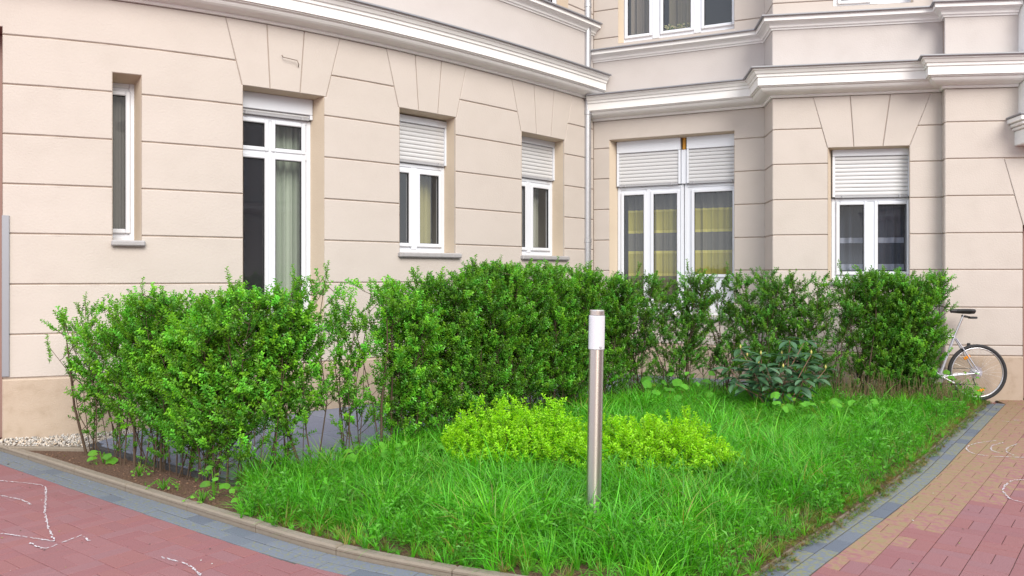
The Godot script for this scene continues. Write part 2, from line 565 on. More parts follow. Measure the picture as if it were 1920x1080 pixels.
# ---------------------------------------------------------------- materials
func noise(freq: float, seed_: int, ramp: Array = [], normal := false, bump := 1.0, size := 512, oct := 4) -> NoiseTexture2D:
	var n := FastNoiseLite.new()
	n.seed = seed_
	n.frequency = freq
	n.fractal_octaves = oct
	var t := NoiseTexture2D.new()
	t.width = size; t.height = size
	t.seamless = true
	t.noise = n
	t.as_normal_map = normal
	t.bump_strength = bump
	if ramp:
		var g := Gradient.new()
		g.offsets = PackedFloat32Array(ramp.map(func(r): return r[0]))
		g.colors = PackedColorArray(ramp.map(func(r): return r[1]))
		t.color_ramp = g
	return t

func lin(r: float, g: float, b: float) -> Color:
	return Color(r, g, b).linear_to_srgb()

func mat(c: Color, rough := 0.7, tex: Texture2D = null, nrm: Texture2D = null, scale := 1.0, nscale := 0.5, metal := 0.0) -> StandardMaterial3D:
	var m := StandardMaterial3D.new()
	m.albedo_color = c
	m.roughness = rough
	m.metallic = metal
	if tex: m.albedo_texture = tex
	if nrm:
		m.normal_enabled = true
		m.normal_texture = nrm
		m.normal_scale = nscale
	if tex or nrm:
		m.uv1_triplanar = true
		m.uv1_world_triplanar = true
		m.uv1_scale = Vector3.ONE * scale
	return m

func leaf_mat(rough := 0.45, back := Color(0.25, 0.42, 0.05)) -> StandardMaterial3D:
	var m := StandardMaterial3D.new()
	m.vertex_color_use_as_albedo = true
	m.roughness = rough
	m.backlight_enabled = true
	m.backlight = back
	m.cull_mode = BaseMaterial3D.CULL_DISABLED
	return m

func make_materials() -> void:
	var grain := noise(0.08, 3, [], true, 2.5, 512, 4)
	var fine := noise(0.25, 9, [], true, 3.0, 512, 3)
	var soft := noise(0.006, 5, [[0.0, Color(0.965, 0.963, 0.96)], [0.5, Color(0.988, 0.988, 0.987)], [1.0, Color(1, 1, 1)]], false, 1.0, 1024, 6)
	M.plaster = []
	for c in [lin(0.512, 0.457, 0.416), lin(0.508, 0.453, 0.411), lin(0.516, 0.460, 0.420)]:
		M.plaster.append(mat(c, 0.9, soft, fine, 0.35, 0.12))
	M.core = mat(lin(0.44, 0.36, 0.305), 0.92, soft, fine, 0.35, 0.12)
	M.frieze = mat(lin(0.515, 0.475, 0.455), 0.9, soft, fine, 0.35, 0.12)
	var dirt := noise(0.012, 21, [[0.0, Color(0.90, 0.885, 0.86)], [0.4, Color(0.975, 0.97, 0.96)], [1.0, Color(1, 1, 1)]], false, 1.0, 1024, 6)
	M.plinth = mat(lin(0.45, 0.36, 0.285), 0.9, dirt, fine, 0.5, 0.2)
	M.reveal = mat(lin(0.60, 0.50, 0.39), 0.9, soft, fine, 0.35, 0.12)
	M.white_paint = mat(lin(0.82, 0.81, 0.80), 0.7, soft, fine, 0.35, 0.08)
	M.zinc = mat(lin(0.26, 0.26, 0.28), 0.55, soft, grain, 0.8, 0.1, 0.2)
	M.pvc = mat(lin(0.66, 0.68, 0.73), 0.32)
	M.slat = mat(lin(0.56, 0.56, 0.57), 0.45)
	M.bar_grey = mat(lin(0.35, 0.35, 0.37), 0.5)
	M.rubber = mat(lin(0.02, 0.02, 0.022), 0.6)
	M.sill = mat(lin(0.36, 0.35, 0.36), 0.65, dirt, fine, 0.9, 0.2)
	M.glass = StandardMaterial3D.new()
	M.glass.transparency = BaseMaterial3D.TRANSPARENCY_ALPHA
	M.glass.albedo_color = Color(0.36, 0.38, 0.42, 0.15)
	M.glass.roughness = 0.02
	M.glass.metallic_specular = 1.0
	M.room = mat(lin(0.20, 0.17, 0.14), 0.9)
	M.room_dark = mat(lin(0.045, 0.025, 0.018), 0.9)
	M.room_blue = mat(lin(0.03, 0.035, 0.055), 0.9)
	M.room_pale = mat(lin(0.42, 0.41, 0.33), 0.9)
	M.cloth = StandardMaterial3D.new()
	M.cloth.vertex_color_use_as_albedo = true
	M.cloth.roughness = 0.9
	M.cloth.cull_mode = BaseMaterial3D.CULL_DISABLED
	M.cloth.backlight_enabled = true
	M.cloth.backlight = Color(0.3, 0.3, 0.2)
	M.foam = mat(lin(0.62, 0.30, 0.05), 0.9, dirt, grain, 3.0, 0.8)
	M.door = mat(lin(0.27, 0.16, 0.13), 0.6, soft, grain, 1.0, 0.1)
	M.pipe = mat(lin(0.48, 0.48, 0.50), 0.38, soft, grain, 1.0, 0.05, 0.75)
	M.aluminium = mat(lin(0.30, 0.31, 0.34), 0.45, null, null, 1.0, 0.0, 0.5)
	M.wire = mat(lin(0.20, 0.15, 0.12), 0.6)
	# ground
	var speck := noise(0.12, 31, [[0.0, Color(0.72, 0.70, 0.68)], [0.45, Color(0.95, 0.95, 0.95)], [1.0, Color(1, 1, 1)]], false, 1.0, 512, 4)
	M.red = []
	for c in [lin(0.25, 0.102, 0.105), lin(0.265, 0.112, 0.115), lin(0.255, 0.10, 0.104), lin(0.255, 0.114, 0.12), lin(0.265, 0.105, 0.102)]:
		M.red.append(mat(c, 0.85, speck, grain, 2.3, 0.45))
	var red_s := Color(0.54, 0.36, 0.365)
	var ochre := Color(0.55, 0.43, 0.345)
	var olive := Color(0.50, 0.46, 0.30)
	M.red_moss = []
	for k in [0.70, 0.58, 0.44]:      # moss film: heavy, middling, thin
		M.red_moss.append(mat(Color(1, 1, 1), 0.9, noise(0.018, 41, [[0.0, olive], [k - 0.26, olive.lerp(ochre, 0.6)], [k - 0.08, ochre], [k + 0.25, red_s], [1.0, Color(0.56, 0.375, 0.375)]], false, 1.0, 1024, 8), grain, 0.8, 0.5))
	M.grey = []
	for c in [lin(0.125, 0.142, 0.172), lin(0.14, 0.155, 0.185), lin(0.115, 0.13, 0.162)]:
		M.grey.append(mat(c, 0.85, speck, grain, 2.3, 0.5))
	M.grey_moss = []
	for k in [0.48, 0.30]:
		M.grey_moss.append(mat(Color(1, 1, 1), 0.9, noise(0.03, 43, [[0.0, Color(0.47, 0.46, 0.29)], [k - 0.16, Color(0.45, 0.45, 0.35)], [k + 0.14, Color(0.395, 0.415, 0.45)], [1.0, Color(0.41, 0.43, 0.47)]], false, 1.0, 1024, 8), grain, 0.8, 0.5))
	M.joint = mat(lin(0.11, 0.085, 0.055), 0.95, noise(0.05, 51, [[0.0, Color(0.45, 0.55, 0.25)], [0.5, Color(0.9, 0.85, 0.75)], [1.0, Color(1, 0.95, 0.9)]], false, 1.0, 512, 5), grain, 1.2, 0.6)
	M.court = mat(lin(0.26, 0.11, 0.11), 0.9, speck, grain, 0.8, 0.4)
	M.kerb = mat(lin(0.23, 0.19, 0.15), 0.9, dirt, fine, 1.4, 0.6)
	M.slab = []
	for c in [lin(0.20, 0.215, 0.28), lin(0.215, 0.23, 0.295), lin(0.19, 0.20, 0.265)]:
		M.slab.append(mat(c, 0.8, speck, fine, 1.4, 0.4))
	M.edging = mat(lin(0.045, 0.042, 0.045), 0.85, dirt, fine, 2.0, 0.5)
	M.soil = mat(lin(0.155, 0.085, 0.05), 0.97, noise(0.05, 61, [[0.0, Color(0.5, 0.45, 0.42)], [0.5, Color(0.85, 0.82, 0.8)], [1.0, Color(1, 1, 1)]], false, 1.0, 512, 5), noise(0.06, 63, [], true, 8.0, 512, 5), 1.6, 1.0)
	M.pebble = StandardMaterial3D.new()
	M.pebble.vertex_color_use_as_albedo = true
	M.pebble.roughness = 0.85
	M.chalk = mat(lin(0.55, 0.50, 0.52), 0.95)
	# plants
	M.leaf = leaf_mat(0.40, Color(0.82, 0.9, 0.35))
	M.grass = leaf_mat(0.45, Color(0.82, 0.9, 0.35))
	M.bright = leaf_mat(0.5, Color(0.86, 0.9, 0.3))
	M.bark = mat(lin(0.085, 0.055, 0.035), 0.9, dirt, grain, 4.0, 0.8)
	M.bark_pink = mat(lin(0.30, 0.17, 0.12), 0.85, dirt, grain, 4.0, 0.6)
	M.rhodo = []
	for c in [lin(0.035, 0.10, 0.04), lin(0.05, 0.125, 0.05), lin(0.075, 0.155, 0.075), lin(0.03, 0.085, 0.03)]:
		var m := mat(c, 0.35)
		m.cull_mode = BaseMaterial3D.CULL_DISABLED
		M.rhodo.append(m)
	M.bud = mat(lin(0.50, 0.45, 0.12), 0.6)
	M.broad = []
	for c in [lin(0.075, 0.30, 0.02), lin(0.10, 0.36, 0.025), lin(0.055, 0.22, 0.02)]:
		var m := mat(c, 0.75)
		m.cull_mode = BaseMaterial3D.CULL_DISABLED
		m.backlight_enabled = true
		m.backlight = Color(0.8, 0.9, 0.35)
		M.broad.append(m)
	# bollard and bicycle
	var brush := noise(0.02, 71, [], true, 1.5, 512, 3)
	M.steel = mat(lin(0.56, 0.51, 0.47), 0.4, null, brush, 4.0, 0.08, 1.0)
	M.brushed_steel = mat(lin(0.56, 0.51, 0.47), 0.36, null, null, 1.0, 0.0, 1.0)
	M.brushed_steel.anisotropy_enabled = true
	M.brushed_steel.anisotropy = 0.85
	M.opal = mat(lin(0.60, 0.59, 0.63), 0.25)
	M.tyre = mat(lin(0.025, 0.024, 0.026), 0.8)
	M.alloy = mat(lin(0.62, 0.62, 0.64), 0.3, null, null, 1.0, 0.0, 0.9)
	M.frame_paint = mat(lin(0.55, 0.55, 0.62), 0.3, null, null, 1.0, 0.0, 0.5)
	M.black = mat(lin(0.02, 0.02, 0.022), 0.5)
	M.orange = mat(lin(0.85, 0.30, 0.02), 0.3)

# ---------------------------------------------------------------- plants
func leaf(st: SurfaceTool, p: Vector3, d: Vector3, side: Vector3, l: float, w: float, c: Color, fold := 0.3) -> void:
	var up := side.cross(d).normalized()
	var mid := p + d * l * 0.48
	var tip := p + d * l - up * l * 0.12
	var a := mid + side * w * 0.5 + up * w * fold
	var b := mid - side * w * 0.5 + up * w * fold
	st.set_color(c)
	var n1 := face_n(p, a, tip, up)
	var n2 := face_n(p, b, tip, up)
	tri(st, p, a, tip, n1)
	tri(st, p, tip, b, n2)

# a twig with opposite leaves, growing along +y
func sprig(leaves: int, l: float, w: float, length: float, twig := true) -> Mesh:
	var st := begin()
	var bend := Vector3(rng.randf_range(-0.2, 0.2), 0, rng.randf_range(-0.2, 0.2)) * length
	if twig:
		st.set_color(Color(0.30, 0.26, 0.10) if rng.randf() < 0.5 else Color(0.45, 0.7, 0.3))
		tube(st, [Vector3.ZERO, Vector3(0, length * 0.5, 0) + bend * 0.3, Vector3(0, length, 0) + bend], [0.0022, 0.0018, 0.001], 3, false)
	for i in leaves:
		var t := 0.08 + 0.92 * (float(i) + 0.5) / leaves
		var p := Vector3(0, length * t, 0) + bend * t * t
		var a := i * 2.4 + rng.randf_range(-0.5, 0.5)
		var o := Vector3(cos(a), 0, sin(a))
		var d := (o + Vector3.UP * rng.randf_range(0.2, 1.1)).normalized()
		var s := d.cross(Vector3.UP).normalized().rotated(d, rng.randf_range(-0.6, 0.6))
		var v := rng.randf_range(0.75, 1.2) * (1.0 + 0.25 * t)
		leaf(st, p, d, s, l * rng.randf_range(0.7, 1.15), w * rng.randf_range(0.8, 1.1), Color(v, v, v * 0.9))
	return st.commit()

func basis_along(d: Vector3, s: float) -> Basis:
	d = d.normalized()
	var x := d.cross(Vector3(0.3, 0.1, 0.95)).normalized()
	if x.length() < 0.1: x = Vector3.RIGHT
	var b := Basis(x, d, x.cross(d).normalized())
	return b.rotated(d, rng.randf() * TAU).scaled(Vector3.ONE * s)

func multi(called: String, mesh: Mesh, mat_: Material, xfs: Array, cols: Array, parent: Node3D) -> void:
	if xfs.is_empty(): return
	var mm := MultiMesh.new()
	mm.transform_format = MultiMesh.TRANSFORM_3D
	mm.use_colors = true
	mm.mesh = mesh
	mm.instance_count = xfs.size()
	for i in xfs.size():
		mm.set_instance_transform(i, xfs[i])
		mm.set_instance_color(i, cols[i])
	var o := MultiMeshInstance3D.new()
	o.name = numbered(called) if parent == self else called
	o.multimesh = mm
	o.material_override = mat_
	o.set_meta("kind", "stuff")
	parent.add_child(o, true)

var sprigs := []
# hedge shrub: upright stems, side branches, leafy sprigs; dir = along the hedge
func hedge_shrub(at: Vector2, h: float, wid: float, thick: float, dens: float, low: float, dir: Vector2, tone: Color, label: String, lean := Vector2.ZERO) -> void:
	var root := base("hedge_shrub", Vector3(at.x, 0.02, -at.y), label, "hedge shrub", "privet shrubs of the hedge round the terrace")
	h -= 0.065
	var st := begin()
	var xs := [[], [], []]
	var cs := [[], [], []]
	var along := Vector3(dir.x, 0, -dir.y)
	var across := Vector3(dir.y, 0, dir.x)
	var L3 := Vector3(lean.x, 0, -lean.y)
	var nst := 9 + int(6 * dens)
	for i in nst:
		var b := along * rng.randf_range(-0.22, 0.22) + across * rng.randf_range(-0.12, 0.12)
		var top := along * rng.randf_range(-1, 1) * wid * 1.2 + across * rng.randf_range(-1, 1) * thick + Vector3.UP * h * rng.randf_range(0.74, 1.02) + L3 * rng.randf_range(0.3, 1.0) * (0.0 if i == 0 else 1.0)
		if rng.randf() < 0.2: top.y += rng.randf_range(0.05, 0.18)
		var k1 := b.lerp(top, 0.35) + Vector3(rng.randf_range(-0.06, 0.06), 0.02, rng.randf_range(-0.06, 0.06))
		var k2 := b.lerp(top, 0.7) + Vector3(rng.randf_range(-0.06, 0.06), 0.03, rng.randf_range(-0.06, 0.06))
		var r := rng.randf_range(0.003, 0.0065)
		if i == 0: r = 0.0125
		tube(st, [b - Vector3.UP * 0.05, k1, k2, top], [r, r * 0.8, r * 0.55, 0.002], 5, false)
		var nb := int(23 * dens)
		for j in nb:
			var t := pow(rng.randf(), 0.75)
			t = lerpf(low, 1.0, t)
			var p: Vector3
			if t < 0.35: p = b.lerp(k1, t / 0.35)
			elif t < 0.7: p = k1.lerp(k2, (t - 0.35) / 0.35)
			else: p = k2.lerp(top, (t - 0.7) / 0.3)
			var a := rng.randf() * TAU
			var d := (along * cos(a) + across * sin(a) + Vector3.UP * rng.randf_range(0.25, 1.1)).normalized()
			var ln := rng.randf_range(0.08, 0.26) * (1.15 - 0.45 * t)
			var e := p + d * ln + Vector3.UP * ln * 0.15
			# keep the clipped shape
			var ea := e.dot(along)
			var ec := e.dot(across)
			if absf(ec) > thick * 1.15 + 0.04: e -= across * (ec - signf(ec) * (thick * 1.15 + 0.04) * rng.randf_range(0.8, 1.0))
			if e.y > h * 1.03: e.y = h * rng.randf_range(0.95, 1.05)
			tube(st, [p, p.lerp(e, 0.5) + Vector3(0, -0.006, 0), e], [0.0032, 0.0025, 0.0014], 3, false)
			var sb := rng.randf_range(0.65, 1.3)
			var ns := 2 + int(ln / 0.055)
			for q in ns:
				var tt := 0.25 + 0.75 * float(q + 1) / ns
				var pos := p.lerp(e, tt)
				var dd := (d + Vector3(rng.randf_range(-0.7, 0.7), rng.randf_range(-0.1, 0.9), rng.randf_range(-0.7, 0.7))).normalized()
				if q == ns - 1: dd = (d + Vector3.UP * 0.5).normalized()
				var v := rng.randi() % 3
				xs[v].append(Transform3D(basis_along(dd, rng.randf_range(0.75, 1.15)), pos))
				var s := sb * rng.randf_range(0.55, 1.4) * (1.0 + 0.25 * tt)
				var y := rng.randf()
				cs[v].append(Color(tone.r * s * (0.8 + 0.55 * y), tone.g * s, tone.b * s * (1.5 - 0.8 * y)))
		# short leafy shoots low on the stem
		for q in int(5 * dens) + 1:
			var t := rng.randf_range(0.06, 0.45)
			var p := b.lerp(k1, minf(t / 0.35, 1.0)) if t < 0.35 else k1.lerp(k2, (t - 0.35) / 0.35)
			var v := rng.randi() % 3
			xs[v].append(Transform3D(basis_along(Vector3(rng.randf_range(-1, 1), rng.randf_range(0.1, 1), rng.randf_range(-1, 1)), rng.randf_range(0.5, 0.95)), p))
			var s := rng.randf_range(0.5, 1.2)
			cs[v].append(Color(tone.r * s, tone.g * s, tone.b * s))
		# leafy tip
		for q in 4:
			var v := rng.randi() % 3
			xs[v].append(Transform3D(basis_along(Vector3(rng.randf_range(-0.3, 0.3), 1, rng.randf_range(-0.3, 0.3)), rng.randf_range(0.7, 1.0)), top - Vector3.UP * 0.045 * q))
			cs[v].append(Color(tone.r * 1.35, tone.g * 1.15, tone.b))
	var stm := put("stems", st.commit(), M.bark, root)
	stm.set_meta("kind", "stuff")
	for v in 3: multi("foliage", sprigs[v], M.leaf, xs[v], cs[v], root)

func blade_tuft(n: int, h: float, spread: float, w: float) -> Mesh:
	var st := begin()
	for i in n:
		var a := rng.randf() * TAU
		var o := Vector3(cos(a), 0, sin(a))
		var p := o * rng.randf() * 0.03
		var hh := h * rng.randf_range(0.55, 1.1)
		var sp := spread * rng.randf_range(0.2, 1.2)
		var side := o.cross(Vector3.UP).rotated(Vector3.UP, rng.randf_range(-0.7, 0.7))
		var ww := w * rng.randf_range(0.7, 1.2)
		var v := rng.randf_range(0.75, 1.25)
		st.set_color(Color(v * rng.randf_range(0.9, 1.2), v, v * 0.9))
		var prev := p
		var pw := ww * 0.7
		for k in range(1, 5):
			var t := k / 4.0
			var q := p + o * sp * pow(t, 1.8) + Vector3.UP * hh * (t - 0.38 * sp / maxf(h, 0.01) * t * t * t)
			var qw := ww * (1.0 - pow(t, 2.2)) if k < 4 else 0.0
			var nn := (q - prev).cross(side).normalized()
			if nn.y < 0.0: nn = -nn
			if k < 4: quad(st, prev - side * pw * 0.5, prev + side * pw * 0.5, q + side * qw * 0.5, q - side * qw * 0.5, nn)
			else: tri(st, prev - side * pw * 0.5, prev + side * pw * 0.5, q, nn)
			prev = q
			pw = qw
	return st.commit()

func round_leaf(lobes: int, cup: float) -> Mesh:     # unit leaf, stalk end at origin, along +y, face +z
	var st := begin()
	var n := 18
	var c := Vector3(0, 0.42, 0)
	var ring := []
	for i in n:
		var a := TAU * i / n - PI / 2
		var r := 0.5 * (1.0 + (0.13 * cos(lobes * (a + PI / 2)) if lobes else 0.0) + 0.16 * pow(maxf(sin(a), 0.0), 6.0))
		var x := cos(a) * r * (0.95 if lobes else 0.62)
		var y := 0.46 + sin(a) * r
		if i == 0: y += 0.16
		ring.append(Vector3(x, y, -cup * (x * x + (y - 0.45) * (y - 0.45)) + 0.03 * sin(a * 3.0)))
	for i in n:
		var a: Vector3 = ring[i]
		var b: Vector3 = ring[(i + 1) % n]
		tri(st, c, a, b, face_n(c, a, b, Vector3.BACK))
	return st.commit()

func long_leaf(wd: float) -> Mesh:      # lance-shaped leaf along +y, face +z
	var st := begin()
	var prof := [0.0, 0.55, 0.95, 1.0, 0.75, 0.0]
	for i in 5:
		for s in [-1.0, 1.0]:
			var y0 := i / 5.0
			var y1 := (i + 1) / 5.0
			var a := Vector3(0, y0, -0.25 * y0 * y0)
			var b := Vector3(0, y1, -0.25 * y1 * y1)
			var c := Vector3(s * wd * prof[i + 1], y1, -0.25 * y1 * y1 + 0.06 * prof[i + 1])
			var d := Vector3(s * wd * prof[i], y0, -0.25 * y0 * y0 + 0.06 * prof[i])
			var n := face_n(a, b, c if i < 4 else d, Vector3.BACK)
			quad(st, a, b, c, d, n)
	return st.commit()

func leaf_xf(p: Vector3, d: Vector3, face: Vector3, s: float) -> Transform3D:
	var y := d.normalized()
	var x := y.cross(face).normalized()
	var z := x.cross(y).normalized()
	return Transform3D(Basis(x * s, y * s, z * s), p)

func broad_plant(at: Vector2, h: float, leaves: int, size: float, spread: float, label: String, called := "broadleaf_weed") -> void:
	var root := base(called, Vector3(at.x, 0.03, -at.y), label, "plant", "broad-leaved weeds")
	var st := begin()
	for i in leaves:
		var a := i * 2.4 + rng.randf_range(-0.4, 0.4)
		var t := float(i + 1) / leaves
		var o := Vector3(cos(a), 0, sin(a))
		var e := o * spread * rng.randf_range(0.35, 1.0) + Vector3.UP * h * lerpf(0.35, 1.0, t) * rng.randf_range(0.85, 1.05)
		tube(st, [Vector3.ZERO, e * 0.5 + Vector3.UP * 0.05, e], [0.004, 0.003, 0.002], 4, false)
		var s := size * rng.randf_range(0.7, 1.15)
		var tilt := (Vector3.UP * rng.randf_range(0.35, 1.1) + Vector3(rng.randf_range(-0.6, 0.6), 0, rng.randf_range(0.2, 1.1))).normalized()
		put("leaf", M.leafmesh[1 if i % 3 else 0], M.broad[rng.randi() % 3], root, leaf_xf(e - o * s * 0.1, (o - Vector3.UP * 0.15).normalized(), tilt, s))
	put("stalks", st.commit(), M.broad[2], root)

# ---------------------------------------------------------------- scene
func inside(p: Vector2, poly: PackedVector2Array) -> bool:
	return Geometry2D.is_point_in_polygon(p, poly)

func dist_line(p: Vector2, line: PackedVector2Array) -> float:
	var d := 1e9
	for i in line.size() - 1:
		d = minf(d, p.distance_to(Geometry2D.get_closest_point_to_segment(p, line[i], line[i + 1])))
	return d

func offset_line(line: PackedVector2Array, d: float) -> PackedVector2Array:     # to the right of travel
	var r := PackedVector2Array()
	for i in line.size():
		var t := (line[mini(i + 1, line.size() - 1)] - line[maxi(i - 1, 0)]).normalized()
		r.append(line[i] + Vector2(t.y, -t.x) * d)
	return r

func resample(line: PackedVector2Array, step: float) -> PackedVector2Array:
	var c := Curve2D.new()
	for i in line.size():
		var t := (line[mini(i + 1, line.size() - 1)] - line[maxi(i - 1, 0)]) / 6.0
		c.add_point(line[i], -t, t)
	var n := int(round(c.get_baked_length() / step))
	var r := PackedVector2Array()
	for i in n + 1: r.append(c.sample_baked(c.get_baked_length() * i / n, true))
	return r

func _ready() -> void:
	rng.seed = 20240611
	camera_and_light()
	make_materials()
	build_ground()
	build_house()
	build_neighbour()
	build_objects()
	build_hedge()
	build_plants()
	build_grass()

func camera_and_light() -> void:
	var cam := Camera3D.new()
	cam.name = "camera"
	cam.projection = Camera3D.PROJECTION_FRUSTUM
	cam.near = 0.05
	cam.far = 400.0
	cam.size = 0.05 * 1080.0 / 1500.0
	cam.frustum_offset = Vector2(0, -0.05 * 25.0 / 1500.0)
	cam.position = Vector3(0, 1.54, 0)
	add_child(cam)
	cam.current = true
	var env := Environment.new()
	env.background_mode = Environment.BG_SKY
	var sky := Sky.new()
	var sm := ProceduralSkyMaterial.new()
	sm.sky_top_color = Color(0.80, 0.85, 0.92)
	sm.sky_horizon_color = Color(0.93, 0.94, 0.95)
	sm.sky_curve = 0.2
	sm.ground_bottom_color = Color(0.35, 0.32, 0.30)
	sm.ground_horizon_color = Color(0.6, 0.58, 0.56)
	sm.sun_angle_max = 0.0
	sky.sky_material = sm
	env.sky = sky
	env.tonemap_mode = Environment.TONE_MAPPER_LINEAR
	env.tonemap_exposure = 2.55
	env.sdfgi_enabled = true
	env.ssao_enabled = true
	env.ssil_enabled = true
	var we := WorldEnvironment.new()
	we.name = "environment"
	we.environment = env
	add_child(we)
	var sun := DirectionalLight3D.new()
	sun.name = "sun"
	sun.light_energy = 0.5
	sun.light_angular_distance = 38.0
	sun.light_color = Color(1.0, 0.98, 0.95)
	sun.shadow_enabled = true
	add_child(sun)
	sun.look_at_from_position(Vector3(3.0, 6.6, 8.5), Vector3(0, 0, 0))

# plan lines
var kerb_line: PackedVector2Array
var right_line: PackedVector2Array
var terrace: PackedVector2Array
var bed: PackedVector2Array
var left_face: Face
const A0 := Vector2(1.224, 12.082)
const A1 := Vector2(3.487, 11.011)
const B0 := Vector2(3.419, 10.465)
const B1 := Vector2(5.443, 10.105)
const C0 := Vector2(5.38, 9.926)
const C1 := Vector2(6.199, 9.84)

func build_ground() -> void:
	left_face = Face.new(PackedVector2Array([Vector2(-6.035, 7.017), Vector2(-5.589, 7.076), Vector2(-5.147, 7.163), Vector2(-4.713, 7.279), Vector2(-4.287, 7.426), Vector2(-3.873, 7.601), Vector2(-3.471, 7.803), Vector2(-3.081, 8.027), Vector2(-2.704, 8.273), Vector2(-2.339, 8.535), Vector2(-1.984, 8.813), Vector2(-1.639, 9.102), Vector2(-1.304, 9.401), Vector2(-0.976, 9.71), Vector2(-0.654, 10.025), Vector2(-0.339, 10.346), Vector2(-0.03, 10.672), Vector2(0.276, 11.003), Vector2(0.577, 11.338), Vector2(0.874, 11.675), Vector2(1.224, 12.082)]), -1.397)
	kerb_line = resample(PackedVector2Array([Vector2(-6.0, 7.35), Vector2(-4.85, 7.2), Vector2(-4.48, 7.0), Vector2(-3.1, 5.96), Vector2(-1.704, 4.915), Vector2(-1.0, 4.42), Vector2(-0.273, 4.05), Vector2(0.4, 3.78), Vector2(0.82, 3.56)]), 0.25)
	right_line = resample(PackedVector2Array([Vector2(0.82, 3.56), Vector2(1.376, 4.24), Vector2(2.107, 5.08), Vector2(3.01, 6.15), Vector2(4.147, 7.62), Vector2(5.72, 9.66)]), 0.25)
	# one sheet to the horizon
	var st := begin()
	quad(st, Vector3(-150, -0.03, 150), Vector3(150, -0.03, 150), Vector3(150, -0.03, -150), Vector3(-150, -0.03, -150), Vector3.UP)
	var g := put("ground", st.commit(), M.court)
	meta(g, "red brick courtyard ground reaching out past the paving", "ground", "", "structure")
	# bed of soil
	bed = PackedVector2Array()
	bed.append_array(kerb_line)
	bed.append_array(right_line)
	bed.append_array(PackedVector2Array([Vector2(5.5, 10.3), Vector2(3.6, 11.3), Vector2(1.3, 12.3), Vector2(-0.5, 10.5), Vector2(-2.5, 8.6), Vector2(-4.2, 7.6), Vector2(-4.7, 7.4), Vector2(-6.0, 7.4)]))
	st = begin()
	var idx := Geometry2D.triangulate_polygon(bed)
	for k in range(0, idx.size(), 3):
		var p := []
		for j in 3: p.append(Vector3(bed[idx[k + j]].x, 0.022, -bed[idx[k + j]].y))
		tri(st, p[0], p[1], p[2], Vector3.UP)
	var soil := put("planting_bed", st.commit(), M.soil)
	meta(soil, "brown soil of the planting bed inside the kerb", "soil", "", "structure")
	# clods on the bare soil
	var clod := begin()
	lathe(clod, [Vector2(0.0001, -0.4), Vector2(0.4, -0.2), Vector2(0.5, 0.1), Vector2(0.3, 0.4), Vector2(0.0001, 0.5)], 6)
	var xs := []
	var cs := []
	for i in 1500:
		var p := Vector2(rng.randf_range(-4.0, -1.2), rng.randf_range(4.6, 7.0))
		if not inside(p, bed) or dist_line(p, kerb_line) < 0.09: continue
		var s := rng.randf_range(0.006, 0.024)
		xs.append(Transform3D(Basis.from_euler(Vector3(rng.randf() * 6, rng.randf() * 6, 0)).scaled(Vector3(s, s * 0.7, s)), Vector3(p.x, 0.024, -p.y)))
		var v := rng.randf_range(0.6, 1.3)
		cs.append(Color(0.16 * v, 0.09 * v, 0.055 * v))
	multi("clods", clod.commit(), M.pebble, xs, cs, soil)
	# kerb stones
	var kerb := base("kerb", Vector3.ZERO, "low sandy concrete kerb round the planting bed", "kerb", "", "structure")
	for line in [kerb_line, right_line]:
		for i in range(0, line.size() - 1, 3):
			var outl := PackedVector2Array()
			var a := offset_line(line, 0.0)
			var b := offset_line(line, -0.075)
			var e := mini(i + 3, line.size() - 1)
			for k in range(i, e + 1): outl.append(a[k])
			for k in range(e, i - 1, -1): outl.append(b[k])
			var cut: Array = Geometry2D.offset_polygon(outl, -0.003)
			if cut.is_empty(): continue
			st = begin()
			ground_prism(st, cut[0], -0.02, 0.045 + rng.randf_range(-0.004, 0.004) - (0.028 if line == right_line else 0.0), 0.01)
			put("kerb_stone", st.commit(), M.kerb, kerb)
	# grey border, one header row of blocks round the bed
	var border := base("paving_border", Vector3.ZERO, "blue-grey paver strip between the kerb and the red brick paving", "border", "", "structure")
	for li in 2:
		var line: PackedVector2Array = [kerb_line, right_line][li]
		var fine := resample(line, 0.102)
		for row in 2:
			var a := offset_line(fine, 0.004 + 0.1 * row)
			var b := offset_line(fine, 0.102 + 0.1 * row)
			for i in range(row, fine.size() - 2, 2):
				var o := PackedVector2Array([a[i], a[i + 1], a[i + 2], b[i + 2], b[i + 1], b[i]])
				var cut: Array = Geometry2D.offset_polygon(o, -0.0022)
				if cut.is_empty(): continue
				st = begin()
				var top := rng.randf_range(-0.0015, 0.0015)
				ground_prism(st, cut[0], -0.03, top, 0.003)
				put("paver", st.commit(), M.grey_moss[1 - li] if rng.randf() < 0.75 else M.grey[rng.randi() % 3], border)
	paving("paving_left", kerb_line, Vector2(-4.48, 7.0), Vector2(0.80, -0.60).normalized(), "red brick paving with chalk lines in front of the left kerb", 0.03)
	paving("paving_right", right_line, Vector2(5.72, 9.66), Vector2(-0.625, -0.78).normalized(), "red brick paving with moss beside the long grass on the right", 1.0)
	# terrace
	terrace = PackedVector2Array([Vector2(-3.72, 6.98), Vector2(-2.02, 5.72), Vector2(-1.42, 6.28), Vector2(-0.3, 7.75), Vector2(0.9, 9.25), Vector2(1.9, 10.1), Vector2(5.3, 9.85), Vector2(5.3, 10.2), Vector2(3.55, 10.7), Vector2(3.6, 11.2), Vector2(1.25, 12.2), Vector2(-0.45, 10.4), Vector2(-2.1, 8.9), Vector2(-3.45, 7.95)])
	var ter := base("terrace", Vector3.ZERO, "blue-grey slab terrace between the hedge and the house wall", "terrace", "", "structure")
	st = begin()
	ground_prism(st, terrace, -0.02, 0.055, 0.004)
	put("terrace_edging", st.commit(), M.edging, ter)
	var e1 := Vector2(0.66, 0.75)
	var e2 := Vector2(e1.y, -e1.x)
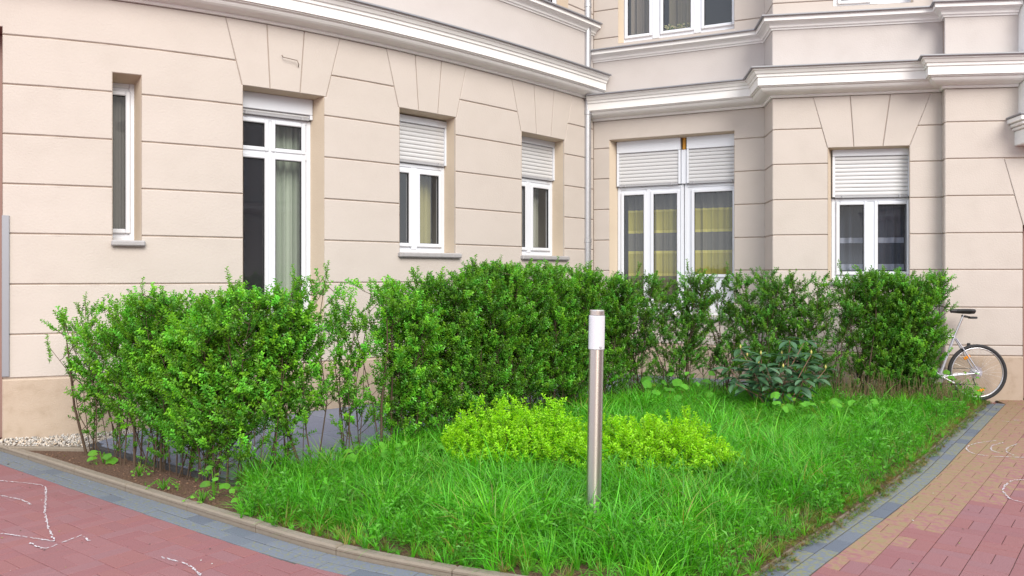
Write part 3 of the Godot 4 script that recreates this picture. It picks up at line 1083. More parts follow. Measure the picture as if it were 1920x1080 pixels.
	var inner: PackedVector2Array = Geometry2D.offset_polygon(terrace, -0.05)[0]
	for i in range(-8, 12):
		for j in range(-8, 14):
			var o := Vector2(-1.5, 8.5) + e1 * 0.5 * i + e2 * 0.5 * j
			var sq := PackedVector2Array([o + (e1 + e2) * 0.003, o + e1 * 0.497 + e2 * 0.003, o + (e1 + e2) * 0.497, o + e1 * 0.003 + e2 * 0.497])
			for c in Geometry2D.intersect_polygons(sq, inner):
				if area(c) < 0.01: continue
				st = begin()
				ground_prism(st, c, 0.05, 0.067 + rng.randf_range(0, 0.003), 0.003)
				put("slab", st.commit(), M.slab[rng.randi() % 3], ter)
	# gravel strip and its edging at the foot of the left wall
	st = begin()
	ground_prism(st, PackedVector2Array([Vector2(-4.42, 6.98), Vector2(-4.36, 6.92), Vector2(-3.62, 6.86), Vector2(-3.62, 6.93)]), 0.0, 0.05, 0.006)
	meta(put("edging_stone", st.commit(), M.kerb), "thin concrete edging between pebbles and bare soil", "edging", "", "structure")
	var garea := PackedVector2Array([Vector2(-4.72, 7.16), Vector2(-4.42, 7.0), Vector2(-3.65, 6.95), Vector2(-3.5, 7.78), Vector2(-4.0, 7.53), Vector2(-4.6, 7.3)])
	xs = []; cs = []
	for i in 4200:
		var p := Vector2(rng.randf_range(-4.8, -3.4), rng.randf_range(6.9, 7.8))
		if not inside(p, garea): continue
		var s := rng.randf_range(0.010, 0.026)
		xs.append(Transform3D(Basis.from_euler(Vector3(rng.randf() * 6, rng.randf() * 6, rng.randf() * 6)).scaled(Vector3(s, s, s)), Vector3(p.x, 0.03 + rng.randf() * 0.022, -p.y)))
		var v := rng.randf_range(0.35, 1.0)
		var t := rng.randf()
		cs.append(Color(0.62 * v, lerpf(0.5, 0.6, t) * v, lerpf(0.38, 0.58, t) * v))
	st = begin()
	lathe(st, [Vector2(0.0001, -0.35), Vector2(0.38, -0.25), Vector2(0.5, 0.0), Vector2(0.36, 0.25), Vector2(0.0001, 0.35)], 7)
	multi("gravel", st.commit(), M.pebble, xs, cs, self)
	meta(get_node("gravel"), "pale river pebbles at the foot of the left wall", "gravel", "", "stuff")

# basket-weave brick paving beside a kerb line; the 300 bricks that show largest are parts
func paving(called: String, line: PackedVector2Array, o: Vector2, e1: Vector2, label: String, mossy: float) -> void:
	var root := base(called, Vector3.ZERO, label, "paving", "", "structure")
	var out := Vector2(-e1.y, e1.x)
	if called == "paving_left": out = Vector2(e1.y, -e1.x)
	var start := offset_line(line, 0.207)
	var zone := PackedVector2Array(start)
	var last: int = line.size() - 1
	if called == "paving_left":
		zone.append_array(PackedVector2Array([Vector2(1.0, 3.2), Vector2(1.0, 2.2), Vector2(-3.4, 2.2), Vector2(-6.6, 4.6), Vector2(-6.6, 6.8)]))
	else:
		zone = PackedVector2Array()
		zone.append_array(start)
		zone.append_array(PackedVector2Array([Vector2(5.95, 9.85), Vector2(7.4, 9.72), Vector2(7.4, 6.0), Vector2(4.4, 2.2), Vector2(1.05, 2.2), Vector2(1.05, 3.2)]))
	var st := begin()
	var idx := Geometry2D.triangulate_polygon(zone)
	for k in range(0, idx.size(), 3):
		var p := []
		for j in 3: p.append(Vector3(zone[idx[k + j]].x, -0.0075, -zone[idx[k + j]].y))
		tri(st, p[0], p[1], p[2], Vector3.UP)
	put("joint_sand", st.commit(), M.joint, root)
	# sand below the grey border too
	st = begin()
	var b := offset_line(line, 0.21)
	for i in line.size() - 1:
		quad(st, Vector3(line[i].x, -0.0085, -line[i].y), Vector3(line[i + 1].x, -0.0085, -line[i + 1].y), Vector3(b[i + 1].x, -0.0085, -b[i + 1].y), Vector3(b[i].x, -0.0085, -b[i].y), Vector3.UP)
	put("joint_sand", st.commit(), M.joint, root)
	var whole := box_mesh(Vector3(-0.0985, -0.04, -0.0485), Vector3(0.0985, 0, 0.0485), 0.003)
	var nz := FastNoiseLite.new()
	nz.seed = 5
	nz.frequency = 0.55
	var list := []
	for i in range(-12, 62):
		for j in range(-14, 34):
			for k in 2:
				var horiz := (i + j) % 2 == 0
				var c := o + e1 * (0.2 * i + 0.1) + out * (0.2 * j + 0.1)
				var off := 0.05 if k else -0.05
				var a := e1 if horiz else out
				var w := out if horiz else e1
				c += w * off
				var pl := PackedVector2Array([c - a * 0.0985 - w * 0.0485, c + a * 0.0985 - w * 0.0485, c + a * 0.0985 + w * 0.0485, c - a * 0.0985 + w * 0.0485])
				var n_in := 0
				for v in pl: n_in += int(inside(v, zone))
				if n_in == 0: continue
				var sx := c.x / c.y * 1500.0
				var sy := 1500.0 * 1.54 / c.y
				var seen := absf(sx) < 975.0 and sy < 575.0
				list.append([(0.0 if seen else 100.0) + c.y, c, a, w, pl, n_in])
	list.sort_custom(func(x, y): return x[0] < y[0])
	var rest := begin()
	var cnt := 0
	for q in list:
		var c: Vector2 = q[1]
		var d := dist_line(c, line) - 0.2
		var m: Material = M.red[rng.randi() % 5]
		var dm := d + 0.25 * nz.get_noise_2d(c.x * 2.0, c.y * 2.0)
		if mossy > 0.5:
			dm /= clampf((c.y - 4.2) / 2.2, 0.12, 1.0)
			if dm < 0.2: m = M.red_moss[0]
			elif dm < 0.5: m = M.red_moss[1]
			elif dm < 0.8: m = M.red_moss[2]
		if cnt < 290:
			if q[5] == 4:
				var x := Vector3(q[2].x, 0, -q[2].y)
				var z := Vector3(q[3].x, 0, -q[3].y)
				var bs := Basis(x, Vector3.UP, z)
				bs = bs.rotated(Vector3(rng.randf_range(-1, 1), 0, rng.randf_range(-1, 1)).normalized(), rng.randf_range(-0.006, 0.006))
				put("brick", whole, m, root, Transform3D(bs, Vector3(c.x, rng.randf_range(-0.0015, 0.001), -c.y)))
				cnt += 1
			else:
				for cut in Geometry2D.intersect_polygons(q[4], zone):
					if area(cut) < 0.0015: continue
					st = begin()
					ground_prism(st, cut, -0.03, rng.randf_range(-0.0015, 0.001), 0.003)
					put("brick", st.commit(), m, root)
					cnt += 1
		else:
			for cut in Geometry2D.intersect_polygons(q[4], zone):
				ground_prism(rest, cut, -0.03, rng.randf_range(-0.0015, 0.001), 0.003)
	var r := put("far_bricks", rest.commit(), M.red[0], root)
	r.set_meta("kind", "stuff")

func build_house() -> void:
	var house := base("apartment_building", Vector3(0, 0, 0), "cream rendered apartment building with white cornices and shuttered windows", "building")
	var f := left_face
	var E := f.last()
	var fa := Face.new(PackedVector2Array([A0, A1]))
	var fr := Face.new(PackedVector2Array([A1, B0]))
	var fb := Face.new(PackedVector2Array([B0, B1]))
	var fs := Face.new(PackedVector2Array([B1, C0]))
	var fc := Face.new(PackedVector2Array([C0, C0 + (C1 - C0).normalized() * 2.6]))
	var P: Array = M.plaster
	# ---- left wing
	var hl := [0.59, 0.99, 1.45, 1.915, 2.37, 2.825, 3.28, 3.73, 4.16]
	var W1 := [0.922, 1.172, 1.865, 3.467]
	var W2 := [2.123, 3.006, 1.0, 3.488]
	var W3 := [3.973, 4.823, 1.80, 3.50]
	var W4 := [6.027, 6.958, 1.80, 3.48]
	var WT := [6.19, 7.05, 5.38, 6.7]
	var DL := [-1.2, 0.021, 0.0, 3.80]
	var v2 := [[2.115, 2.404, 2.73, 3.03], [1.947, 2.37, 2.778, 3.198]]
	var v3 := [[3.96, 4.25, 4.54, 4.835], [3.79, 4.2, 4.6, 5.0]]
	var v4 := [[6.015, 6.337, 6.65, 6.97], [5.825, 6.28, 6.72, 7.16]]
	wall_core(f, -1.39, E, 0.0, 7.2, [W1, W2, W3, W4, WT, DL], M.core, house)
	var holes := []
	for w in [W1, W2, W3, W4, DL]: holes.append(rect(w[0], w[1], w[2], w[3]))
	for v in [[v2, W2], [v3, W3], [v4, W4]]:
		holes.append(vhole(v[0][0], v[0][1], v[1][3], 4.16))
		voussoirs(f, v[0][0], v[0][1], v[1][3], 4.16, P, house)
	courses(f, -1.39, E - 0.012, hl, holes, P, house)
	courses(f, -1.39, E - 0.012, [5.34, 5.46, 5.92, 6.38, 6.84, 7.2], [rect(WT[0], WT[1], WT[2], WT[3])], P, house)
	put("frieze", block_mesh(f, rect(-1.39, E - 0.012, 4.5, 5.2), -0.01, 0.016, 0.004), M.frieze, house)
	put("plinth", block_mesh(f, rect(0.021, E - 0.03, -0.05, 0.584), -0.01, 0.03, 0.012), M.plinth, house)
	lower_cornice(resample(f.pts, 0.5), 4.16, house)
	upper_cornice(resample(f.pts, 0.5), 5.14, house)
	# narrow window
	reveal(f, W1, [0.83, 1.115, 1.865, 3.42], 0.22, M.reveal, house)
	window(f, 0.82, 1.12, 1.86, 3.425, 0.22, [], [[0.90, 1.035, 1.99, 3.30]], house)
	sill(f, 0.905, 1.21, 1.868, 0.2, house, 0.055)
	room(f, 0.82, 1.12, 1.86, 3.43, 0.22, 0.9, M.room, house)
	# tall window
	reveal(f, W2, [2.10, 2.955, 1.0, 3.47], 0.23, M.reveal, house)
	window(f, 2.09, 2.96, 1.0, 3.245, 0.23, [[2.44, 2.53, 1.05, 3.195], [2.14, 2.44, 2.80, 2.89], [2.53, 2.91, 2.80, 2.89]], [[2.18, 2.425, 2.91, 3.165], [2.545, 2.845, 2.91, 3.165], [2.18, 2.425, 1.12, 2.785], [2.545, 2.845, 1.12, 2.785]], house)
	shutter(f, 2.09, 2.96, 3.30, 3.475, 3.27, 0.2, house)
	sill(f, 2.10, 3.05, 1.0, 0.21, house)
	room(f, 2.09, 2.96, 1.0, 3.30, 0.23, 2.4, M.room, house)
	# two small windows
	for w in [[W3, 4.355], [W4, 6.44]]:
		var o: Array = w[0]
		reveal(f, o, [o[0], o[1] + 0.01, o[2], o[3] - 0.02], 0.22, M.reveal, house)
		window(f, o[0] - 0.01, o[1] + 0.02, 1.80, 2.90, 0.22, [[w[1] - 0.045, w[1] + 0.045, 1.85, 2.85]], [[o[0] + 0.10, w[1] - 0.085, 1.925, 2.775], [w[1] + 0.085, o[1] - 0.085, 1.925, 2.775]], house)
		shutter(f, o[0] - 0.01, o[1] + 0.02, 3.385, 3.47, 2.93, 0.2, house)
		sill(f, o[0] - 0.03, o[1] + 0.07, 1.805, 0.2, house, 0.06)
		room(f, o[0], o[1], 1.80, 3.45, 0.22, 2.0, M.room_pale, house)
	reveal(f, WT, WT, 0.2, M.reveal, house)
	window(f, WT[0], WT[1], WT[2], WT[3], 0.2, [], [[WT[0] + 0.11, WT[1] - 0.11, 5.49, 6.5]], house)
	room(f, WT[0], WT[1], 5.38, 6.7, 0.2, 1.5, M.room, house)
	# passage door at the left end
	var st := begin()
	var n := f.normal(-0.5)
	box(st, Vector3(0, 0, -0.06), Vector3(1.25, 3.8, 0), 0.01, frame_at(f, -1.22, 0.03, 0.25))
	put("door", st.commit(), M.door, house)
	st = begin()
	quad(st, f.at(0.021, 0, 0.012), f.at(0.021, 3.8, 0.012), f.at(0.021, 3.8, -0.26), f.at(0.021, 0, -0.26), -(f.at(0.1, 0) - f.at(0, 0)).normalized())
	quad(st, f.at(-1.2, 3.8, 0.012), f.at(0.021, 3.8, 0.012), f.at(0.021, 3.8, -0.26), f.at(-1.2, 3.8, -0.26), Vector3.DOWN)
	put("door_reveal", st.commit(), M.door, house)
	# ---- right wing with its shallow bays
	var hr := [0.54, 0.665, 1.135, 1.6, 2.055, 2.515, 2.975, 3.43, 3.845]
	var hu := [4.9, 5.08, 5.5, 5.95, 6.4, 6.85, 7.2]
	var WA := [0.261, 2.087, 0.95, 3.55]
	var UA := [0.40, 2.087, 4.98, 6.9]
	wall_core(fa, 0.0, fa.last(), 0.0, 7.2, [WA, UA], M.core, house)
	courses(fa, 0.012, fa.last() - 0.002, hr, [rect(WA[0], WA[1], WA[2], WA[3])], P, house)
	courses(fa, 0.012, fa.last() - 0.002, hu, [rect(UA[0], UA[1], UA[2], UA[3])], P, house)
	reveal(fa, WA, [0.33, 2.12, 0.95, 3.53], 0.18, M.reveal, house)
	# double unit: a two-sash window and a single one, a post between them
	window(fa, 0.33, 1.335, 0.95, 2.86, 0.18, [[0.775, 0.845, 1.0, 2.81]], [[0.43, 0.735, 1.12, 2.73], [0.885, 1.235, 1.12, 2.73]], house)
	window(fa, 1.345, 2.13, 0.95, 2.86, 0.18, [[1.395, 2.08, 1.0, 1.44]], [[1.49, 2.03, 1.545, 2.73]], house)
	shutter(fa, 0.33, 1.30, 3.36, 3.54, 2.885, 0.15, house)
	shutter(fa, 1.385, 2.13, 3.36, 3.54, 2.885, 0.15, house)
	st = begin()
	box(st, Vector3(1.302, 2.862, -0.1), Vector3(1.383, 3.36, 0.0), 0.008, Transform3D(frame_at(fa, 0.0, 1.0, 0.15)))
	put("window_post", st.commit(), M.pvc, house)
	st = begin()
	box(st, Vector3(1.318, 3.362, -0.08), Vector3(1.366, 3.545, -0.01), 0.02, Transform3D(frame_at(fa, 0.0, 1.0, 0.15)))
	put("foam_joint", st.commit(), M.foam, house)
	sill(fa, 0.3, 2.14, 0.95, 0.16, house)
	room(fa, 0.33, 2.12, 0.95, 3.55, 0.18, 1.6, M.room, house)
	reveal(fa, UA, [0.44, 2.11, 4.98, 6.9], 0.14, M.reveal, house)
	window(fa, 0.40, 2.13, 4.98, 6.9, 0.14, [[0.875, 0.985, 5.03, 6.85], [1.49, 1.595, 5.03, 6.85]], [[0.50, 0.83, 5.12, 6.75], [1.04, 1.445, 5.12, 6.75], [1.64, 2.03, 5.12, 6.75]], house)
	room(fa, 0.40, 2.12, 4.98, 6.9, 0.14, 2.2, M.room_dark, house)
	# return between the two faces
	wall_core(fr, 0.0, fr.last(), 0.0, 7.2, [], M.core, house)
	courses(fr, 0.016, fr.last() + 0.012, hr, [], P, house)
	courses(fr, 0.016, fr.last() + 0.012, hu, [], P, house)
	# middle face
	var WB := [0.675, 1.66, 1.46, 3.18]
	var UB := [0.74, 1.70, 5.0, 6.7]
	var vb := [[0.668, 0.991, 1.34, 1.66], [0.489, 0.946, 1.431, 1.919]]
	wall_core(fb, 0.0, fb.last(), 0.0, 7.2, [WB, UB], M.core, house)
	courses(fb, -0.012, fb.last() - 0.002, hr, [rect(WB[0], WB[1], WB[2], WB[3]), vhole(vb[0], vb[1], WB[3], 3.845)], P, house)
	voussoirs(fb, vb[0], vb[1], WB[3], 3.845, P, house)
	courses(fb, -0.012, fb.last() - 0.002, hu, [rect(UB[0], UB[1], UB[2], UB[3])], P, house)
	reveal(fb, WB, [0.755, 1.72, 1.46, 3.16], 0.17, M.reveal, house)
	window(fb, 0.755, 1.72, 1.46, 2.54, 0.17, [[1.19, 1.29, 1.51, 2.49]], [[0.855, 1.155, 1.58, 2.45], [1.325, 1.675, 1.58, 2.45]], house, 0.045)
	shutter(fb, 0.755, 1.72, 3.08, 3.175, 2.57, 0.14, house)
	sill(fb, 0.70, 1.74, 1.46, 0.15, house)
	room(fb, 0.755, 1.70, 1.46, 3.18, 0.17, 1.5, M.room_blue, house)
	reveal(fb, UB, [0.77, 1.72, 5.0, 6.7], 0.14, M.reveal, house)
	window(fb, 0.75, 1.74, 5.0, 6.7, 0.14, [[1.22, 1.32, 5.05, 6.65]], [[0.87, 1.18, 5.115, 6.55], [1.38, 1.63, 5.16, 6.5]], house)
	room(fb, 0.75, 1.72, 5.0, 6.7, 0.14, 1.5, M.room_dark, house)
	wall_core(fs, 0.0, fs.last(), 0.0, 7.2, [], M.core, house)
	courses(fs, 0.016, fs.last() + 0.012, hr, [], P, house)
	courses(fs, 0.016, fs.last() + 0.012, hu, [], P, house)
	# right face with the portal
	var DR := [0.898, 2.2, 0.0, 2.15]
	var vd := [[0.90, 1.3, 1.8, 2.2], [0.681, 1.2, 1.9, 2.4]]
	wall_core(fc, 0.0, fc.last(), 0.0, 7.2, [DR], M.core, house)
	courses(fc, -0.012, 2.6, hr, [rect(DR[0], DR[1], DR[2], DR[3]), vhole(vd[0], vd[1], 2.15, 2.96)], P, house)
	voussoirs(fc, vd[0], vd[1], 2.15, 2.965, P, house)
	courses(fc, -0.012, 2.6, hu, [], P, house)
	st = begin()
	box(st, Vector3(0, 0, -0.06), Vector3(1.32, 2.2, 0), 0.01, frame_at(fc, 0.89, 2.2, 0.1))
	put("door", st.commit(), M.door, house)
	st = begin()
	quad(st, fc.at(0.898, 0, 0.012), fc.at(0.898, 2.15, 0.012), fc.at(0.898, 2.15, -0.11), fc.at(0.898, 0, -0.11), (fc.at(1, 0) - fc.at(0, 0)).normalized())
	quad(st, fc.at(0.898, 2.15, 0.012), fc.at(2.2, 2.15, 0.012), fc.at(2.2, 2.15, -0.11), fc.at(0.898, 2.15, -0.11), Vector3.DOWN)
	put("door_reveal", st.commit(), M.door, house)
	# friezes and plinths
	put("frieze", block_mesh(fa, rect(0.012, fa.last() - 0.002, 4.2, 4.74), -0.01, 0.016, 0.004), M.frieze, house)
	put("frieze", block_mesh(fr, rect(0.016, fr.last() + 0.014, 4.2, 4.74), -0.01, 0.016, 0.004), M.frieze, house)
	put("frieze", block_mesh(fb, rect(-0.014, fb.last() - 0.002, 4.2, 4.74), -0.01, 0.016, 0.004), M.frieze, house)
	put("frieze", block_mesh(fc, rect(-0.014, 2.6, 4.2, 4.74), -0.01, 0.016, 0.004), M.frieze, house)
	for p in [[fa, 0.03, fa.last()], [fr, 0.0, fr.last() + 0.02], [fb, -0.02, fb.last()], [fs, 0.0, fs.last() + 0.02], [fc, -0.02, 0.898]]:
		put("plinth", block_mesh(p[0], rect(p[1], p[2], -0.05, 0.534), -0.01, 0.026, 0.01), M.plinth, house)
	var ce := fc.at(0.835, 0)
	var path := PackedVector2Array([A0, A1, B0, B1, C0, Vector2(ce.x, -ce.z)])
	lower_cornice(path, 3.845, house)
	upper_cornice(path, 4.73, house)
	# white pilaster and its corbel at the right end
	var px := frame_at(fc, 0.0, 1.0, 0.0)
	st = begin()
	box(st, Vector3(0.845, 3.472, -0.05), Vector3(1.4, 7.2, 0.26), 0.01, px)
	put("pilaster", st.commit(), M.white_paint, house)
	st = begin()
	box(st, Vector3(0.80, 3.12, -0.05), Vector3(1.45, 3.30, 0.26), 0.008, px)
	box(st, Vector3(0.775, 3.302, -0.05), Vector3(1.475, 3.34, 0.285), 0.012, px)
	box(st, Vector3(0.745, 3.342, -0.05), Vector3(1.505, 3.385, 0.315), 0.014, px)
	box(st, Vector3(0.715, 3.387, -0.05), Vector3(1.535, 3.445, 0.345), 0.006, px)
	put("corbel", st.commit(), M.white_paint, house)
	st = begin()
	box(st, Vector3(0.70, 3.447, -0.05), Vector3(1.55, 3.47, 0.36), 0.005, px)
	put("corbel_flashing", st.commit(), M.zinc, house)
	# eaves closing the top
	st = begin()
	var roof := PackedVector2Array(f.pts)
	roof.append_array(PackedVector2Array([A1, B0, B1, C0, C0 + (C1 - C0).normalized() * 2.6, Vector2(9.5, 16), Vector2(-6, 16)]))
	ground_prism(st, roof, 7.2, 7.35, 0.02)
	put("roof_slab", st.commit(), M.zinc, house)
	st = begin()
	for s in [[Vector2(-6.035, 7.02), Vector2(-6, 16)], [Vector2(-6, 16), Vector2(9.5, 16)], [Vector2(9.5, 16), C0 + (C1 - C0).normalized() * 2.6]]:
		var a: Vector2 = s[0]
		var b: Vector2 = s[1]
		var w := Vector2(b.y - a.y, a.x - b.x).normalized()
		quad(st, Vector3(a.x, 0, -a.y), Vector3(b.x, 0, -b.y), Vector3(b.x, 7.2, -b.y), Vector3(a.x, 7.2, -a.y), Vector3(-w.x, 0, w.y))
	put("back_wall", st.commit(), M.core, house)
	# ---- curtains
	var Y := Color(0.44, 0.40, 0.07)
	var D := Color(0.22, 0.20, 0.10)
	var S := Color(0.16, 0.155, 0.13)
	var B := Color(0.62, 0.58, 0.14)
	var bands := [[0.95, 1.52, D], [1.52, 1.56, B], [1.56, 1.86, Y], [1.86, 1.90, B], [1.90, 2.17, S], [2.17, 2.21, B], [2.21, 2.49, Y], [2.49, 2.52, B], [2.52, 3.0, S]]
	curtain(fa, 0.42, 1.28, 0.96, 3.0, 0.42, bands, M.cloth, "yellow banded curtain behind the two-sash window of the recessed bay", 8.0)
	curtain(fa, 1.42, 2.16, 0.96, 3.0, 0.42, bands, M.cloth, "yellow banded curtain behind the single sash beside the white post", 6.0)
	var pale := Color(0.30, 0.33, 0.42)
	var dark := Color(0.022, 0.028, 0.05)
	curtain(fb, 0.80, 1.70, 1.47, 2.9, 0.36, [[1.47, 1.60, dark], [1.60, 1.68, pale], [1.68, 1.96, dark], [1.96, 2.03, pale], [2.03, 2.44, dark]], M.cloth, "dark blue curtain with pale bands behind the shuttered bay window", 5.0)
	curtain(f, 2.62, 2.95, 1.02, 3.2, 0.45, [[1.02, 3.2, Color(0.45, 0.52, 0.42)]], M.cloth, "pale green sheer curtain behind the tall window", 4.0)
	curtain(f, 0.82, 1.10, 1.9, 3.4, 0.33, [[1.9, 3.4, Color(0.25, 0.24, 0.22)]], M.cloth, "grey sheer curtain behind the narrow slit window", 4.0, 0.012)
	curtain(f, 4.42, 4.80, 1.82, 2.9, 0.45, [[1.82, 2.9, Color(0.40, 0.38, 0.16)]], M.cloth, "olive curtain behind the middle shuttered window of the left wing", 4.0)
	curtain(f, 6.52, 6.93, 1.82, 2.9, 0.45, [[1.82, 2.9, Color(0.40, 0.41, 0.34)]], M.cloth, "pale grey-green curtain behind the window nearest the downpipe", 4.0)
	curtain(fa, 0.50, 0.93, 5.0, 6.8, 0.3, [[5.0, 6.8, Color(0.22, 0.19, 0.15)]], M.cloth, "brown and grey curtain behind the upper left sash", 5.0)
	curtain(fa, 1.02, 1.50, 5.0, 6.8, 0.55, [[5.0, 6.8, Color(0.25, 0.22, 0.15)]], M.cloth, "beige curtain behind the upper middle sash above the flowers", 4.0)

# the house across the court, which the panes mirror
func build_neighbour() -> void:
	var f := Face.new(PackedVector2Array([Vector2(17.0, 6.0), Vector2(6.0, -11.0)]))
	var h := base("courtyard_house", Vector3.ZERO, "cream house across the court mirrored in the tall window", "building")
	var L := f.last()
	var opens := []
	for i in 7:
		for k in 2:
			opens.append([1.2 + i * 2.8, 2.4 + i * 2.8, 1.1 + k * 3.1, 2.9 + k * 2.9])
	wall_core(f, 0, L, 0, 6.4, opens, M.plaster[0], h)
	for o in opens:
		reveal(f, o, o, 0.2, M.reveal, h)
		window(f, o[0], o[1], o[2], o[3], 0.2, [], [[o[0] + 0.12, o[1] - 0.12, o[2] + 0.12, o[3] - 0.12]], h)
		room(f, o[0], o[1], o[2], o[3], 0.2, 1.0, M.room_blue, h)
	lower_cornice(PackedVector2Array([Vector2(17.0, 6.0), Vector2(6.0, -11.0)]), 3.5, h)
	var st := begin()
	ground_prism(st, PackedVector2Array([Vector2(17.3, 5.8), Vector2(5.5, -11.2), Vector2(13.5, -16), Vector2(25, 1)]), 6.4, 6.7, 0.05)
	put("roof", st.commit(), M.zinc, h)

func build_objects() -> void:
	# downpipe in the corner
	var c := Vector2(1.224, 12.082) + Vector2(-0.10, -0.16)
	var dp := base("downpipe", Vector3(c.x, 0, -c.y), "grey metal downpipe in the inner corner of the building", "downpipe")
	var st := begin()
	lathe(st, [Vector2(0.056, 0.0), Vector2(0.056, 7.2)], 20)
	put("pipe", st.commit(), M.pipe, dp)
	for y in [0.6, 2.05, 3.95, 5.55]:
		st = begin()
		lathe(st, [Vector2(0.057, y - 0.035), Vector2(0.063, y - 0.03), Vector2(0.063, y + 0.03), Vector2(0.057, y + 0.035)], 20)
		put("collar", st.commit(), M.pipe, dp)
		st = begin()
		tube(st, [Vector3(0.02, y - 0.06, -0.03), Vector3(0.09, y - 0.06, -0.14)], [0.006, 0.006], 6)
		put("bracket", st.commit(), M.pipe, dp)
	# bent wire hook over the tall window
	var f := left_face
	var hk := base("wall_hook", f.at(2.62, 3.83, 0.02), "thin bent wire hook on the wall above the tall window", "hook")
	var n := f.normal(2.62)
	var al := (f.at(2.7, 0) - f.at(2.6, 0)).normalized()
	put("wire", tube_mesh([-al * 0.09 + Vector3.UP * 0.03 - n * 0.01, -al * 0.09 + Vector3.UP * 0.0 + n * 0.03, al * 0.06 + n * 0.03 - Vector3.UP * 0.01, al * 0.08 - Vector3.UP * 0.05 + n * 0.03, al * 0.09 - Vector3.UP * 0.07 - n * 0.01], [0.005, 0.005, 0.005, 0.005, 0.005], 6), M.wire, hk)
	# corner guard by the passage door
	var gr := base("corner_guard", f.at(0.05, 0.61, 0.016), "grey metal corner guard at the left end of the wall", "corner guard")
	st = begin()
	box(st, Vector3(-0.03, 0, 0), Vector3(0.03, 1.47, 0.014), 0.004, Transform3D(frame_at(f, 0.0, 0.1, 0.0).basis, Vector3.ZERO))
	put("plate", st.commit(), M.aluminium, gr)
	# bollard light
	var bl := base("bollard_light", Vector3(0.478, 0.0, -4.72), "brushed steel bollard light with white lens standing in the long grass", "bollard light")
	bl.rotation = Vector3(0, 0, -0.018)
	put("post", brushed(0.0445, 0.0, 1.1), M.brushed_steel, bl)
	st = begin()
	lathe(st, [Vector2(0.0001, 0.035), Vector2(0.085, 0.035), Vector2(0.085, 0.02), Vector2(0.085, 0.0)], 32)
	put("base_plate", st.commit(), M.steel, bl)
	st = begin()
	lathe(st, [Vector2(0.043, 1.1), Vector2(0.0475, 1.103), Vector2(0.0475, 1.297), Vector2(0.043, 1.3)], 40)
	var lens := put("lens", st.commit(), M.opal, bl)
	st = begin()
	box(st, Vector3(0.012, 1.112, 0.0465), Vector3(0.028, 1.120, 0.049), 0.001)
	put("lens_mark", st.commit(), M.bar_grey, lens)
	st = begin()
	lathe(st, [Vector2(0.041, 1.3), Vector2(0.044, 1.303), Vector2(0.044, 1.327), Vector2(0.040, 1.332), Vector2(0.0001, 1.333)], 40)
	put("cap", st.commit(), M.steel, bl)
	bicycle()
	# chalk drawings
	chalk("loose white chalk arrow and curves on the left brick paving", [[[-3.82, 5.97], [-3.53, 5.88], [-3.41, 5.82], [-3.28, 5.63], [-3.03, 5.19], [-2.85, 4.91], [-2.68, 4.67], [-2.64, 4.61]], [[-2.77, 4.59], [-2.63, 4.49], [-2.6, 4.53], [-2.56, 4.65], [-2.54, 4.72]], [[-3.03, 4.75], [-2.8, 4.67], [-2.64, 4.61]], [[-3.56, 5.57], [-3.35, 5.46], [-3.22, 5.35]], [[-2.51, 4.69], [-2.44, 4.62]], [[-1.92, 4.36], [-1.72, 4.24], [-1.59, 4.09]]])
	chalk("nested white chalk arcs on the right brick paving by the bicycle", [[[4.48, 7.41], [4.23, 7.29], [4.04, 7.11], [3.97, 6.93], [3.99, 6.83], [4.06, 6.77], [4.18, 6.75], [4.31, 6.73], [4.5, 6.75]], [[4.5, 7.33], [4.31, 7.18], [4.2, 7.0], [4.21, 6.9]], [[4.58, 7.26], [4.41, 7.11], [4.3, 6.96], [4.27, 6.81]], [[5.15, 8.4], [5.2, 8.35]], [[5.3, 8.45], [5.37, 8.45]]])
	chalk("single white chalk curve on the right brick paving at the frame edge", [[[4.0, 6.02], [3.84, 6.0], [3.71, 5.95], [3.53, 5.75], [3.44, 5.57], [3.42, 5.46], [3.46, 5.4], [3.6, 5.33]]])
	# crumbs and leaf bits lying on the paving
	var lx := []
	var lc := []
	for i in 700:
		var q := Vector2(rng.randf_range(-5.0, 6.5), rng.randf_range(3.4, 9.6))
		if inside(q, bed) or dist_line(q, kerb_line) < 0.02: continue
		var z := rng.randf_range(0.003, 0.009) * (1.6 if rng.randf() < 0.1 else 1.0)
		lx.append(Transform3D(Basis(Vector3.UP, rng.randf() * TAU).scaled(Vector3(z, z * 0.5, z * rng.randf_range(0.6, 1.8))), Vector3(q.x, 0.003, -q.y)))
		lc.append([Color(0.5, 0.47, 0.45), Color(0.10, 0.07, 0.04), Color(0.06, 0.05, 0.045), Color(0.22, 0.24, 0.06)][rng.randi() % 4])
	st = begin()
	lathe(st, [Vector2(0.0001, -0.5), Vector2(0.5, -0.2), Vector2(0.45, 0.3), Vector2(0.0001, 0.5)], 6)
	multi("litter", st.commit(), M.pebble, lx, lc, self)
	meta(get_node("litter"), "small crumbs and leaf bits scattered over the brick paving", "litter", "", "stuff")
	# flowers on the upper sill
	var fa := Face.new(PackedVector2Array([A0, A1]))
